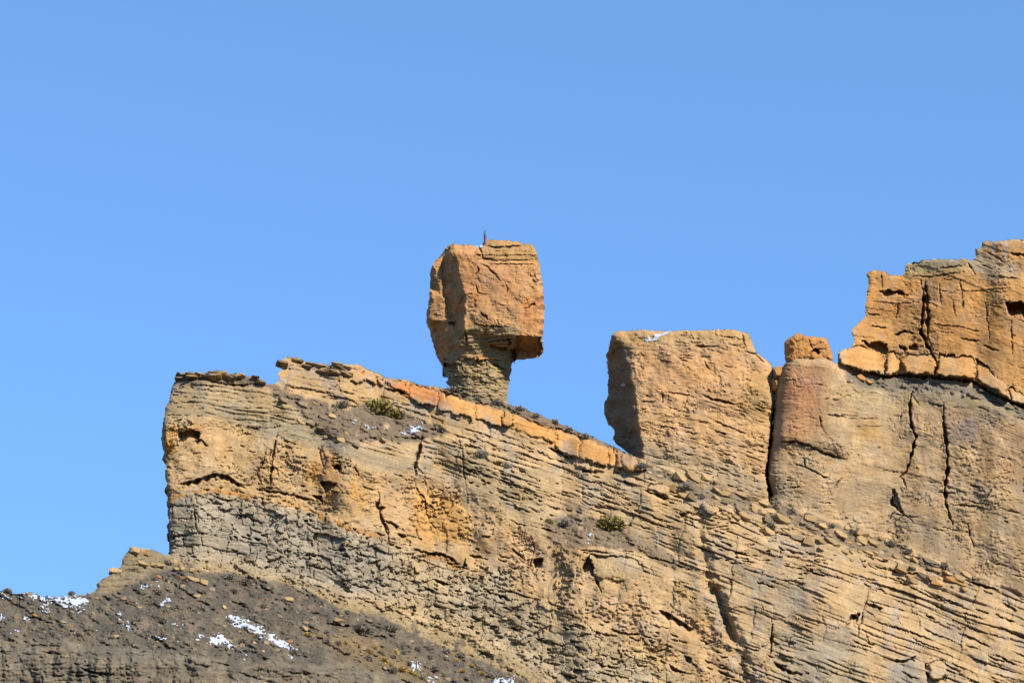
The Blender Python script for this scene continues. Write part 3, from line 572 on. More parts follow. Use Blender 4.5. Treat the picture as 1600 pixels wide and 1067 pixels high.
# ---- rock and soil colours (zones, stains, patina)
def cols():
    c = T.col; c[:] = alb(206, 173, 127)
    P = T.paint
    P(hill_poly, alb(108, 100, 87), 1.5); P(hill_poly, alb(142, 128, 104), 4, .6, .7, 21); P(hill_poly, alb(94, 88, 80), 6, .6, .8, 22); P(OUTC, alb(148, 136, 112), 2, .92, .35, 1); P(OUTC, alb(116, 106, 92), 3, .65, .7, 23); P(KNOB, alb(150, 134, 104), 3)
    P(APRON, alb(180, 156, 114), 1.5, .9, .5, 2)
    P([(470, 985), (560, 985), (640, 1030), (700, 1060), (680, 1075), (560, 1040)], alb(160, 132, 88), 10, .5, .5, 3)
    P(K3 + FOOT[::-1], alb(204, 176, 132), 12)
    P([(255, 775), (330, 765), (420, 780), (510, 812), (600, 850), (640, 930), (560, 935), (450, 897), (262, 866)], alb(176, 163, 140), 12, .95, .15, 25)
    P([(600, 870), (760, 900), (900, 990), (1010, 1050), (1040, 1090), (900, 1090), (760, 1000), (640, 940)], alb(192, 174, 142), 10, .7, .6, 4)
    P(K4 + K3[::-1], alb(206, 170, 120), 4)
    P([(640, 765), (700, 770), (735, 800), (730, 850), (690, 858), (650, 845)], alb(220, 166, 92), 8, .75); P([(540, 750), (560, 745), (575, 790), (545, 800)], alb(222, 164, 86), 8, .7); P([(478, 715), (500, 720), (500, 760), (480, 750)], alb(226, 164, 80), 6, .7)
    P([(525, 700), (545, 715), (545, 780), (525, 790)], alb(182, 164, 130), 6, .7); P([(500, 690), (530, 690), (540, 770), (505, 800)], alb(214, 160, 100), 4, .7)
    P([(300, 655), (330, 655), (320, 680), (290, 685)], alb(214, 164, 104), 5, .8); P([(258, 665), (276, 668), (270, 708), (260, 705)], alb(226, 166, 70), 3, .9)
    P([(262, 776), (312, 763), (340, 761), (380, 771), (430, 779), (480, 789), (515, 808), (560, 826), (600, 836), (598, 841), (556, 831), (512, 818), (478, 795), (428, 786), (380, 778), (340, 768), (312, 770), (264, 784)], alb(200, 142, 70), 2, .9, .75, 24)
    P([(660, 862), (700, 866), (722, 890), (712, 893), (690, 874), (664, 872)], alb(206, 146, 72), 2, .8); P([(795, 835), (830, 830), (850, 870), (845, 940), (810, 900), (795, 870)], alb(222, 172, 122), 8, .7); P([(580, 745), (640, 755), (640, 840), (590, 830)], alb(216, 176, 126), 8, .7); P([(740, 800), (790, 830), (900, 900), (1000, 930), (1080, 960), (1100, 1010), (1020, 1000), (900, 950), (800, 900)], alb(218, 182, 134), 12, .7); P([(760, 880), (800, 880), (790, 930), (765, 930)], alb(180, 166, 138), 9, .7)
    P([(262, 592), (410, 600), (480, 655), (560, 700), (640, 735), (520, 700), (420, 676), (340, 650), (258, 655)], alb(188, 162, 120), 4)
    P([(330, 640), (420, 650), (560, 700), (640, 720), (700, 745), (600, 735), (540, 712), (420, 680), (340, 655)], alb(166, 150, 122), 5, .8)
    P([(276, 584), (410, 590), (420, 602), (380, 604), (330, 597), (280, 600)], alb(128, 110, 88), 3, .8)
    P([(430, 556), (560, 568), (620, 610), (760, 668), (700, 682), (560, 635), (440, 608)], alb(196, 163, 117), 4)
    P(RAMP, alb(130, 114, 95), 2, .92, .15, 31); P([(480, 650), (560, 690), (540, 700), (470, 668)], alb(120, 102, 80), 5, .7, .3, 5)
    P([(700, 690), (860, 760), (860, 840), (760, 800), (700, 750)], alb(180, 158, 118), 8, .7, .4, 6)
    P(LEDGE_T + LEDGE_B[::-1], alb(226, 168, 100), 2.5, .95); P([(600, 588), (640, 600), (690, 612), (690, 636), (620, 610)], alb(216, 140, 84), 4, .8)
    P(CRESTG, alb(132, 116, 96), 2, .9); P(TALUS, alb(140, 123, 100), 1.5, .9, .3, 7); P(BENCH2, alb(138, 119, 95), 1.5, .9, .2, 32); P(BENCH3, alb(134, 124, 108), 3, .95)
    P([(1000, 760), (1100, 800), (1110, 880), (1040, 860), (960, 810)], alb(200, 168, 120), 8, .8); P([(1130, 880), (1290, 900), (1280, 960), (1180, 960)], alb(178, 158, 126), 12, .7, .3, 8); P([(1200, 980), (1340, 1000), (1350, 1090), (1220, 1090)], alb(172, 158, 130), 12, .7, .3, 9); P([(1385, 1035), (1430, 1030), (1460, 1090), (1390, 1090)], alb(168, 158, 140), 5, .8)
    P([(925, 865), (1000, 868), (1050, 900), (1000, 905), (930, 898)], alb(188, 166, 128), 6, .5); P([(1100, 950), (1125, 960), (1130, 1090), (1100, 1090)], alb(214, 172, 120), 8, .7)
    # the big wall
    Wm = wall_poly
    P(Wm, alb(208, 174, 128), 2)
    P([(1336, 420), (1705, 370), (1705, 640), (1540, 606), (1460, 588), (1316, 572)], alb(220, 166, 102), 4)
    P([(1355, 440), (1435, 440), (1436, 500), (1350, 505)], alb(212, 152, 88), 10, .7); P([(1450, 480), (1600, 470), (1600, 540), (1460, 530)], alb(212, 152, 88), 12, .7, .3, 10)
    P([(1412, 404), (1515, 402), (1500, 428), (1415, 432)], alb(196, 172, 124), 4, .9); P([(1440, 402), (1520, 404), (1500, 418), (1445, 415)], alb(170, 156, 130), 3, .8, .2, 11); P([(1520, 392), (1560, 400), (1600, 425), (1560, 440), (1510, 420)], alb(208, 182, 144), 5, .9); P([(1536, 380), (1600, 376), (1600, 390), (1560, 394)], alb(204, 160, 106), 3, .8)
    P([(1550, 378), (1556, 378), (1556, 398), (1551, 398)], alb(226, 208, 186), 1.5, .8); P([(1568, 378), (1574, 378), (1574, 405), (1569, 405)], alb(226, 208, 186), 1.5, .8)
    P([(1222, 568), (1290, 566), (1290, 660), (1260, 690), (1215, 690)], alb(206, 152, 104), 8, .9); P([(1228, 595), (1275, 600), (1270, 620), (1225, 620)], alb(190, 128, 96), 8, .6)
    P([(1480, 648), (1520, 650), (1526, 690), (1490, 690)], alb(168, 140, 118), 8, .75, .3, 12); P([(1506, 655), (1526, 655), (1522, 700), (1516, 700)], alb(140, 130, 124), 5, .7); P([(1340, 660), (1372, 660), (1368, 690), (1345, 688)], alb(196, 152, 82), 8, .7); P([(1300, 750), (1400, 755), (1400, 800), (1310, 795)], alb(186, 164, 130), 14, .7); P([(1420, 805), (1490, 820), (1480, 870), (1420, 850)], alb(182, 160, 128), 10, .7)
    P([(1325, 610), (1420, 612), (1415, 640), (1330, 640)], alb(208, 182, 136), 6, .7); P([(1534, 670), (1552, 670), (1548, 760), (1536, 750)], alb(200, 150, 90), 7, .5); P([(1560, 640), (1600, 650), (1600, 760), (1570, 740)], alb(210, 166, 118), 12, .7)
    P([(1330, 600), (1460, 606), (1540, 625), (1600, 650), (1600, 665), (1540, 650), (1430, 620), (1330, 610)], alb(160, 144, 114), 4, .7, .3, 13)
    P(BENCH3, alb(130, 120, 104), 3, .95)
    # mottling, bedding tints, darker varnish streaks
    mo = fbm(PX / 26, PY / 26, 201, 5, .6); be = fbm(A / 70, B / 5, 202, 3, .6); vst = fbm(PX / 7, PY / 80, 203, 3)
    k = 1 + .13 * mo + .12 * be * (1 - w_soil) + .07 * vst * (w_wall + w_mass) + 0.14 * fbm(PX / 3.5, PY / 3.5, 204, 2)
    k = k + .16 * (hcob - .5) * w_cob + .14 * (vb - .5) * w_block + .12 * (v - .5) * w_thin
    c *= k[..., None]
    warm = fbm(PX / 48, PY / 40, 205, 4) * (1 - w_soil * .6)
    c *= np.stack([1 + .05 * warm, 1 + 0 * warm, 1 - .10 * warm], -1)
    gr = (sm(fbm(PX / 30, PY / 44, 206, 4), .12, .5) * .45 * (w_thin + w_block + .5 * w_wall + .5 * w_mass))[..., None]
    g = c.mean(-1, keepdims=True) * np.array([1.07, .96, .81], np.float32)
    c += gr * (g * .92 - c)
    np.clip(c, 0.01, .8, out=c)
cols()

cellL = LAND[:-1, :-1] & LAND[1:, :-1] & LAND[:-1, 1:] & LAND[1:, 1:]
PID[~LAND] = 0
hc = hillm[:-1, :-1] & cellL; wc = (wallm[:-1, :-1] & cellL) & ~hc; cc = cellL & ~hc & ~wc
PID[:-1, :-1][hc | ~cellL] = 0; pz = PID[:-1, :-1] > 0
hillside = tag(T.build('hillside', hc, M_SOIL, cellL, 'ridge', 420), kind='structure')
cliff = tag(T.build('cliff', cc & ~pz, M_ROCK, cellL, 'ridge', 260), kind='structure')
cliff_wall = tag(T.build('cliff_terrace', wc & ~pz, M_ROCK, cellL, 'ridge', 420), kind='structure')

pieces(T, PID, {k: (nm, cliff if pr == 'cliff' else cliff_wall) for k, (nm, pr) in PINF.items()})

# ---- valley floor and the slope below the picture
gm_ = rock_material('valley_floor', alb(112, 100, 80), 0, 0.3, 0.4, 0.25)
g = mesh_obj('ground', np.array([[-6000, -6000, 0], [6000, -6000, 0], [6000, 6000, 0], [-6000, 6000, 0]], float), np.array([[0, 1, 2, 3]]), None, None, gm_); tag(g, kind='structure')
bx = np.arange(0, T.nx, 6); top = np.stack([T.PX[-1, bx], T.PY[-1, bx], T.d[-1, bx] ], -1)
tw = world(top[:, 0], top[:, 1] , top[:, 2]); rows = [tw]
for q in range(1, 13):
    r_ = tw.copy(); r_[:, 2] = tw[:, 2] * (1 - q / 12) - (0.5 if q == 12 else 0); r_[:, 1] = tw[:, 1] - (tw[:, 2] - r_[:, 2]) * 1.5
    r_[:, 1] += 3 * noise(r_[:, 0] / 18, r_[:, 2] / 14, 9) * min(1, q / 2); rows.append(r_)
V = np.concatenate(rows); n = len(bx)
Q = np.array([[r * n + k, (r + 1) * n + k, (r + 1) * n + k + 1, r * n + k + 1] for r in range(12) for k in range(n - 1)])
lower = mesh_obj('lower_slope', V, Q, None, np.tile(alb(130, 112, 90), (len(V), 1)), M_SOIL); tag(lower, kind='structure')

# ================================================================== BALANCED ROCK
def rim(line, K, W_amp, seed): return rough(line, W_amp, seed)
D0 = T.at(745, 640) + 26
Bk = Relief(655, 862, 366, 640, 0.8)
BOUL = [(690, 397), (697, 386), (706, 380), (722, 382), (748, 384), (757, 378), (758, 376), (774, 374), (808, 377), (818, 381), (830, 381), (836, 388), (840, 397), (844, 420), (847, 438), (850, 460), (851, 480), (850, 503), (848, 530), (850, 550), (841, 560), (821, 562), (806, 563), (802, 600), (700, 600), (697, 580), (690, 571), (683, 560), (677, 543), (671, 516), (666, 506), (666, 491), (669, 474), (671, 450), (672, 424), (677, 410)]
PED = [(700, 540), (802, 540), (806, 560), (802, 566), (797, 587), (795, 600), (793, 626), (800, 650), (690, 650), (703, 610), (703, 604), (694, 596), (700, 592), (691, 588), (691, 575), (690, 560)]
PTS = [(690, 392, 46), (706, 376, 40), (748, 378, 30), (775, 370, 30), (830, 376, 30), (845, 392, 50), (856, 440, 62), (858, 500, 62), (856, 540, 66), (852, 556, 86), (842, 566, 92), (805, 570, 66), (660, 500, 75), (664, 440, 70), (670, 412, 62), (662, 520, 85), (680, 580, 98), (700, 610, 96), (800, 610, 70),
       (709, 392, 4), (719, 432, 0), (727, 463, -4), (725, 512, -2), (836, 400, 6), (842, 450, 4), (841, 505, 0), (838, 525, -2), (790, 440, -6), (770, 500, -8), (760, 400, -1),
       (676, 412, 36), (673, 460, 35), (669, 498, 38), (689, 408, 38), (690, 460, 35), (700, 500, 32), (712, 502, 36), (692, 406, 46), (694, 460, 44), (704, 494, 40), (697, 388, 44), (676, 520, 66), (690, 560, 72), (702, 545, 52), (717, 530, 18), (722, 552, 26), (735, 515, 4), (806, 525, -2), (806, 545, 56), (764, 545, 30), (790, 556, 48), (838, 548, 62), (740, 562, 26), (770, 566, 36)]
ix = {(p[0], p[1]): k for k, p in enumerate(PTS)}
E_ = [((709, 392), (719, 432)), ((719, 432), (727, 463)), ((727, 463), (725, 512)), ((692, 406), (694, 460)), ((694, 460), (704, 494)), ((689, 408), (690, 460)), ((690, 460), (700, 500)), ((735, 515), (806, 525)), ((806, 525), (838, 525))]
Bk.tri_base(PTS, [(ix[a], ix[b]) for a, b in E_])
bx_, by_ = Bk.PX, Bk.PY
f_ = fbm(bx_ / 8, by_ / 6, 301, 4, .6); f2_ = fbm(bx_ / 14, by_ / 3, 302, 3, .6)
pl, _e = facets(bx_ / 24 + .4 * f_, by_ / 26 + .4 * f_, 303, .9, 2.0)
Bk.out += 3 * fbm(bx_ / 30, by_ / 34, 304, 3) + pl + 0.45 * f_ + .35 * f2_
# bedded cap along the top right
vb_, eb_, ea_ = beds(bx_ + 3 * f_, by_ + f_, 7, 40, 305); wt = 1 - sm(by_, 404, 412)
Bk.out += wt * (5 * (vb_ - .5) - 2 * (1 - sm(eb_, 0, 1.4))) * sm(bx_, 735, 752)
# ragged beds of the neck
vn, en, an = beds(bx_ + 3 * f_, by_ + 1.2 * f_ + .05 * (bx_ - 740), 6, 22, 306); wn = sm(by_, 510, 520) * (1 - sm(np.abs(bx_ - 762), 44, 52))
Bk.out += wn * (7 * (vn - .5) - 2 * (1 - sm(en, 0, 1.4)))
Bk.slit([(757, 383), (774, 386), (800, 384), (818, 383)], 4, 9); Bk.slit([(750, 401), (765, 404), (772, 403)], 4, 8); Bk.slit([(765, 412), (800, 412), (835, 413)], 2.2, 5); Bk.slit([(752, 406), (790, 407), (830, 406)], 2, 4)
Bk.crack([(750, 411), (762, 418), (774, 428), (782, 440)], 2.0, 6); Bk.crack([(744, 446), (748, 458), (758, 460)], 1.6, 5); Bk.crack([(745, 416), (748, 424), (742, 430)], 3, 6); Bk.crack([(748, 384), (752, 396), (756, 404)], 3, 8)
Bk.crack([(788, 438), (794, 452), (790, 462)], 1.6, 4); Bk.slit([(773, 474), (790, 477)], 2, 4); Bk.slit([(837, 436), (848, 440)], 2, 5); Bk.crack([(836, 428), (838, 436)], 1.6, 4); Bk.slit([(725, 460), (738, 458)], 2, 4)
Bk.scoop([(817, 483), (836, 470), (836, 476), (820, 484)], 5); Bk.scoop([(748, 486), (760, 494), (764, 500), (752, 494)], 6); Bk.slit([(740, 504), (752, 508), (768, 509), (800, 510)], 3, 8); Bk.crack([(776, 500), (780, 508)], 1.6, 4)
Bk.crack([(727, 512), (729, 540)], 3, 10); Bk.slit([(765, 537), (785, 543), (796, 541)], 7, 14); Bk.scoop([(792, 530), (800, 533), (796, 545)], 10); Bk.slit([(760, 534), (800, 529)], 3, 6)
Bk.slit([(700, 503), (712, 503)], 9, 10)
# hollow under the overhanging right side
Bk.scoop([(806, 524), (826, 525), (847, 528), (849, 551), (840, 560), (804, 562), (790, 552), (810, 544)], 12)
Bk.scoop([(764, 540), (790, 545), (806, 548), (806, 566), (782, 556), (768, 552)], 18)
def edge_round(rel, poly, r, k):
    W = rel.win(-1e5, 1e5, -1e5, 1e5); d = np.clip(rel.dist(poly + poly[:1], W), 0, r)
    rel.out[W] -= k * (r - np.sqrt(np.maximum(0, r * r - (r - d) ** 2)))
mB = Bk.inside(rough(BOUL, 0.9, 11, 2.4), warp=False); 
edge_round(Bk, [p for p in BOUL if p[1] < 575], 6, 1.2)
Bk.d = Bk.base - Bk.out + D0 + .36 * (562 - by_)
Bk.col[:] = alb(218, 164, 108)
Bk.paint([(712, 390), (840, 395), (846, 500), (830, 522), (735, 505), (725, 450)], alb(220, 166, 112), 4); Bk.paint([(750, 376), (838, 380), (842, 408), (755, 408)], alb(190, 152, 100), 3, .8, .2); Bk.paint([(722, 480), (800, 480), (830, 515), (735, 515)], alb(214, 168, 118), 7, .6)
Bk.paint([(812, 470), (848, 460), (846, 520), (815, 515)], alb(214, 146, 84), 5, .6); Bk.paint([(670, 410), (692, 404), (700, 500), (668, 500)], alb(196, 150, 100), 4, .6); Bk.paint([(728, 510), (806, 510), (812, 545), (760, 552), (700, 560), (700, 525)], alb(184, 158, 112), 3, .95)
Bk.paint([(770, 420), (800, 420), (800, 460), (770, 460)], alb(196, 138, 98), 8, .4, .4)
Bk.paint([(716, 395), (740, 390), (760, 480), (730, 480)], alb(208, 148, 96), 8, .6)
mo_ = fbm(bx_ / 18, by_ / 18, 311, 5, .6); Bk.col *= (1 + .13 * mo_ + .08 * fbm(bx_ / 30, by_ / 3, 312, 3) + .1 * fbm(bx_ / 3, by_ / 3, 313, 2))[..., None]
wmB = fbm(bx_ / 30, by_ / 30, 314, 3); Bk.col *= np.stack([1 + .04 * wmB, 1 + 0 * wmB, 1 - .14 * wmB], -1)
base_pt = wp(748, 640, D0 + 40)
broot = bpy.data.objects.new('balanced_rock', None); COL.objects.link(broot); broot.location = base_pt
tag(broot, 'huge orange square boulder balanced on a narrow grey rock pedestal above the ridge', 'balanced rock')
def cellmask(m): return m[:-1, :-1] & m[1:, :-1] & m[:-1, 1:] & m[1:, 1:]
mBc = mB & ~((by_ > 563 + 5 * f_ + .04 * (bx_ - 750)) & (bx_ > 694) & (bx_ < 806))
bo = Bk.build('boulder', cellmask(mBc), M_ROCK, None, 'solid', 150, None)
bo.parent = broot; bo.matrix_parent_inverse = Matrix.Translation(-base_pt)
Pd = Relief(684, 812, 530, 660, 0.8); qx, qy = Pd.PX, Pd.PY
cxl = np.interp(Pd.ys, [530, 560, 575, 600, 625, 660], [748, 746, 745, 747, 748, 748])[:, None]; rad = np.interp(Pd.ys, [530, 560, 575, 600, 625, 660], [50, 54, 53, 48, 46, 52])[:, None]
tq = np.clip((qx - cxl) / rad, -1, 1)
fp = fbm(qx / 7, qy / 5, 321, 4, .6)
Pd.base = (2 + 58 * (1 - np.sqrt(np.maximum(0, 1 - tq ** 2))) + .36 * (640 - qy)).astype(np.float32)
v5, e5, a5 = beds(qx + 3 * fp, qy + 1.3 * fp - .05 * qx, 7, 18, 322); v6, e6, a6 = beds(qx + 2 * fp, qy + fp - .04 * qx, 3.4, 11, 323)
Pd.out += 5 * (v5 - .5) + 3 * (v6 - .5) + 2 * fp - 1.2 * (1 - sm(e5, 0, 1.3)) - 5 * sm(qy, 572, 566) * 0
Pd.out += 3 * fbm(qx / 20, qy / 20, 324, 3)
for k in range(70):
    x = rng.uniform(704, 792); y = rng.uniform(560, 628); L = rng.uniform(5, 14)
    Pd.slit([(x - L / 2, y - 1), (x, y), (x + L / 2, y + 2)], rng.uniform(1.2, 2.6), rng.uniform(2, 5), .6)
Pd.slit([(764, 566), (780, 572), (795, 582)], 4, 8); Pd.scoop([(690, 566), (712, 568), (708, 592), (692, 590)], 14)
Pd.d = Pd.base - Pd.out + D0
Pd.col[:] = alb(190, 162, 116); Pd.col *= (1 + .15 * fbm(qx / 12, qy / 6, 325, 4) + .1 * fbm(qx / 3, qy / 3, 326, 2))[..., None]
Pd.paint([(690, 590), (800, 600), (800, 650), (690, 650)], alb(180, 156, 118), 10, .6)
pe = Pd.build('pedestal', cellmask(Pd.inside(rough(PED, 1.4, 12, 2.4), warp=False)), M_ROCK, None, 'solid', 110, None)
pe.parent = broot; pe.matrix_parent_inverse = Matrix.Translation(-base_pt)

# ================================================================== ROCK TOWER
DT = T.at(1090, 752) + 10
Tw = Relief(930, 1226, 504, 800, 1.0); tx, ty = Tw.PX, Tw.PY
TOWER = [(955, 524), (961, 518), (985, 516), (1001, 514), (1027, 517), (1044, 517), (1072, 516), (1100, 516), (1122, 514), (1145, 514), (1159, 518), (1172, 522), (1175, 532), (1181, 548), (1194, 559), (1207, 572), (1210, 586), (1210, 622), (1207, 648), (1203, 681), (1200, 709), (1196, 743), (1199, 763), (1204, 790), (1100, 790), (1010, 740), (985, 712), (962, 694), (958, 687), (960, 674), (950, 664), (944, 648), (943, 631), (950, 616), (949, 583), (947, 558), (950, 543)]
TP = [(945, 512, 70), (1000, 508, 60), (1100, 508, 55), (1180, 508, 70), (1222, 570, 60), (1220, 650, 45), (1212, 760, 20), (1210, 800, 10), (1100, 800, -10), (1000, 800, -10), (935, 630, 130), (938, 560, 130), (950, 690, 110), (980, 720, 80),
      (962, 530, 66), (988, 540, 44), (1040, 535, 30), (1120, 530, 24), (1165, 535, 28), (1195, 570, 30), (1200, 640, 18), (1195, 700, 6), (1190, 760, -4),
      (987, 600, 34), (994, 622, 26), (998, 660, 10), (1002, 690, 4), (1004, 716, 0), (1100, 600, 16), (1100, 660, 6), (1100, 740, -6), (1040, 580, 22), (1150, 600, 12), (1030, 640, 12), (1040, 720, -2),
      (968, 548, 78), (972, 600, 72), (984, 604, 50), (972, 640, 74), (985, 680, 60), (960, 660, 100), (952, 640, 112), (955, 590, 100), (956, 545, 84), (975, 545, 54), (976, 597, 60)]
ixt = {(p[0], p[1]): k for k, p in enumerate(TP)}
Et = [((987, 600), (994, 622)), ((994, 622), (998, 660)), ((998, 660), (1002, 690)), ((1002, 690), (1004, 716)), ((988, 540), (987, 600)), ((968, 548), (972, 600)), ((975, 545), (976, 597))]
Tw.tri_base(TP, [(ixt[a], ixt[b]) for a, b in Et])
ft = fbm(tx / 9, ty / 6, 341, 4, .6); dipt = np.interp(Tw.xs, [930, 1000, 1100, 1226], [0, 4, 20, 62])[None]
At, Bt = tx, ty - dipt; ft2 = fbm(At / 14, Bt / 3, 342, 3, .6)
pt, _e = facets(tx / 40 + .4 * ft, ty / 38 + .4 * ft, 343, 1.1, 2.6); v7, e7, a7 = beds(At + 4 * ft, Bt + 1.2 * ft, 11, 60, 344); v8, e8, a8 = beds(At + 3 * ft, Bt + ft, 4.5, 26, 345)
low = sm(ty, 600, 640); topb = 1 - sm(ty, 545, 556)
Tw.out += 5 * fbm(tx / 45, ty / 50, 346, 3) + pt + .45 * ft + .5 * ft2 + (low * .65 + .6 * topb) * (3.2 * (v7 - .5) - 1.5 * (1 - sm(e7, 0, 1.5))) + (.08 + low * .8) * 1.8 * (v8 - .5)
for l, th, dp in [([(1085, 538), (1105, 541), (1126, 540)], 3, 8), ([(1040, 612), (1062, 614), (1086, 620)], 2.4, 6), ([(1095, 615), (1118, 624), (1138, 627), (1152, 634)], 5, 11), ([(1112, 656), (1140, 666), (1172, 680)], 3.4, 8), ([(1116, 672), (1136, 678)], 4, 8), ([(1025, 663), (1058, 669)], 3, 6), ([(1068, 674), (1096, 678)], 3, 6), ([(1036, 607), (1040, 626)], 2, 4), ([(1000, 626), (1024, 628)], 3, 5), ([(1000, 658), (1022, 660)], 2, 5), ([(1120, 524), (1150, 527), (1172, 533)], 3, 6), ([(1050, 533), (1082, 537)], 2, 4), ([(1160, 548), (1180, 552), (1200, 572)], 3, 6), ([(1030, 562), (1050, 566)], 3, 4)]: Tw.slit(l, th, dp)
Tw.crack([(1160, 518), (1162, 534), (1168, 544)], 2.5, 7); Tw.crack([(1034, 608), (1036, 630)], 3, 6); Tw.crack([(1078, 518), (1084, 534)], 1.8, 4); Tw.crack([(1100, 566), (1110, 578)], 2, 5)
def randT(n, box, Lr, dip, seed):
    q = random.Random(seed)
    for k in range(n):
        x = q.uniform(box[0], box[2]); y = q.uniform(box[1], box[3]); L = q.uniform(*Lr)
        Tw.slit([(x - L / 2, y - dip * L / 2), (x, y + q.uniform(-.6, .6)), (x + L / 2, y + dip * L / 2)], q.uniform(1.2, 2.6), q.uniform(2, 5), .25)
randT(75, (1000, 636, 1205, 740), (8, 30), .25, 1); randT(20, (1000, 518, 1200, 560), (8, 26), .08, 2); randT(10, (1010, 560, 1200, 630), (6, 16), .2, 3); randT(60, (1120, 690, 1205, 770), (6, 20), .3, 4)
edge_round(Tw, TOWER, 9, 1.0)
Tw.d = Tw.base - Tw.out + .37 * (752 - ty) + DT
Tw.col[:] = alb(220, 176, 124)
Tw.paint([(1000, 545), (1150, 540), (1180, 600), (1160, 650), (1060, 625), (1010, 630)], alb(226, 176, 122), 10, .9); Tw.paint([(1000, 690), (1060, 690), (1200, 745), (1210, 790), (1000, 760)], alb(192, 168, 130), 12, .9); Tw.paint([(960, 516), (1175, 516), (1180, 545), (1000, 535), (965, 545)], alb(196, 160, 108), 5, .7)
Tw.paint([(1160, 600), (1200, 590), (1205, 640), (1180, 660), (1150, 630)], alb(188, 154, 96), 8, .7, .2); Tw.paint([(948, 530), (985, 540), (990, 620), (1002, 715), (940, 690)], alb(160, 138, 112), 5, .85); Tw.paint([(948, 545), (970, 548), (970, 575), (950, 575)], alb(196, 168, 120), 4, .7)  # left flank: its shade is painted into the colour, greyer and darker
Tw.col *= (1 + .12 * fbm(tx / 22, ty / 22, 351, 5, .6) + .1 * fbm(At / 60, Bt / 4, 352, 3) + .1 * fbm(tx / 3.4, ty / 3.4, 353, 2))[..., None]
wmT = fbm(tx / 40, ty / 40, 354, 3); Tw.col *= np.stack([1 + .05 * wmT, 1 + 0 * wmT, 1 - .15 * wmT], -1)
org = wp(1080, 770, DT + 60)
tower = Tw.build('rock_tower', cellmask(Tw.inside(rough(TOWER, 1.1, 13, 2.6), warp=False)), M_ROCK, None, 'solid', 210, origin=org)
tag(tower, 'broad flat-topped tan sandstone block with shaded left side, between balanced rock and cliff', 'rock tower')

# ================================================================== PERCHED BOULDER
DP = T.at(1262, 568) + 6
Pb = Relief(1216, 1312, 508, 572, 0.8); ux, uy = Pb.PX, Pb.PY
PB = [(1225, 545), (1225, 535), (1232, 528), (1248, 519), (1255, 523), (1262, 525), (1289, 527), (1293, 532), (1302, 556), (1303, 562), (1296, 572), (1232, 572), (1226, 562)]
Pb.tri_base([(1218, 545, 36), (1218, 530, 36), (1248, 512, 30), (1290, 520, 30), (1310, 556, 30), (1302, 568, 14), (1228, 574, 14), (1240, 532, 8), (1262, 528, 10), (1264, 540, 6), (1270, 556, 0), (1240, 560, 2), (1288, 530, 14), (1298, 556, 8), (1270, 546, 14), (1280, 552, 8), (1232, 545, 16)])
fu = fbm(ux / 6, uy / 6, 361, 4, .6); Pb.out += 1.5 * fu + facets(ux / 20, uy / 16, 362, 1.2, 2.4)[0]
Pb.scoop([(1264, 551), (1274, 545), (1280, 550), (1278, 555)], 10); Pb.crack([(1262, 524), (1266, 538), (1272, 548)], 1.8, 4)
edge_round(Pb, PB, 4, 1.2)
Pb.d = Pb.base - Pb.out + .34 * (560 - uy) + DP
Pb.col[:] = alb(206, 148, 84); Pb.paint([(1262, 526), (1290, 528), (1302, 558), (1275, 556)], alb(218, 158, 98), 3, .8); Pb.col *= (1 + .15 * fbm(ux / 9, uy / 9, 363, 4))[..., None]
pbo = Pb.build('boulder', cellmask(Pb.inside(rough(PB, .5, 14, 2.5), warp=False)), M_ROCK, None, 'solid', 70, origin=wp(1264, 560, DP + 20))
tag(pbo, 'small orange boulder perched on the rounded pillar beside the tan block', 'boulder')

# ================================================================== STONES (pieces of the setting)
def stone_mesh(name, seed, mat, boxy=0.0):
    q = random.Random(seed); bm = bmesh.new()
    bmesh.ops.create_cube(bm, size=2.0)
    for v in bm.verts: v.co = Vector([c * q.uniform(.8, 1.0) for c in v.co])
    for k in range(7 if boxy else 9):
        nv_ = Vector((q.choice((-1, 1)) * q.uniform(.3, 1), q.choice((-1, 1)) * q.uniform(.3, 1), q.choice((-1, 1)) * q.uniform(.3, 1))).normalized()
        far = max(v.co.dot(nv_) for v in bm.verts)
        bmesh.ops.bisect_plane(bm, geom=bm.verts[:] + bm.edges[:] + bm.faces[:], plane_co=nv_ * far * q.uniform(.66, .9), plane_no=nv_, clear_outer=True)
        pts_ = [v.co.copy() for v in bm.verts]; bm.free(); bm = bmesh.new()
        for c in pts_: bm.verts.new(c)
        bmesh.ops.remove_doubles(bm, verts=bm.verts, dist=.01)
        bmesh.ops.convex_hull(bm, input=bm.verts); bmesh.ops.delete(bm, geom=[v for v in bm.verts if not v.link_faces], context='VERTS')
    bmesh.ops.dissolve_limit(bm, angle_limit=.02, verts=bm.verts, edges=bm.edges)
    bmesh.ops.recalc_face_normals(bm, faces=bm.faces)
    me = bpy.data.meshes.new(name); bm.to_mesh(me); bm.free(); me.materials.append(mat); return me
MS = {}
for nm, mt in (('tan', M_TAN), ('org', M_ORG), ('gry', M_GRY), ('red', M_RED), ('brn', M_BRN)):
    MS[nm] = [stone_mesh('stone', 10 + k, mt) for k in range(7)]; MS[nm + 'b'] = [stone_mesh('slab', 40 + k, mt, .9) for k in range(6)]
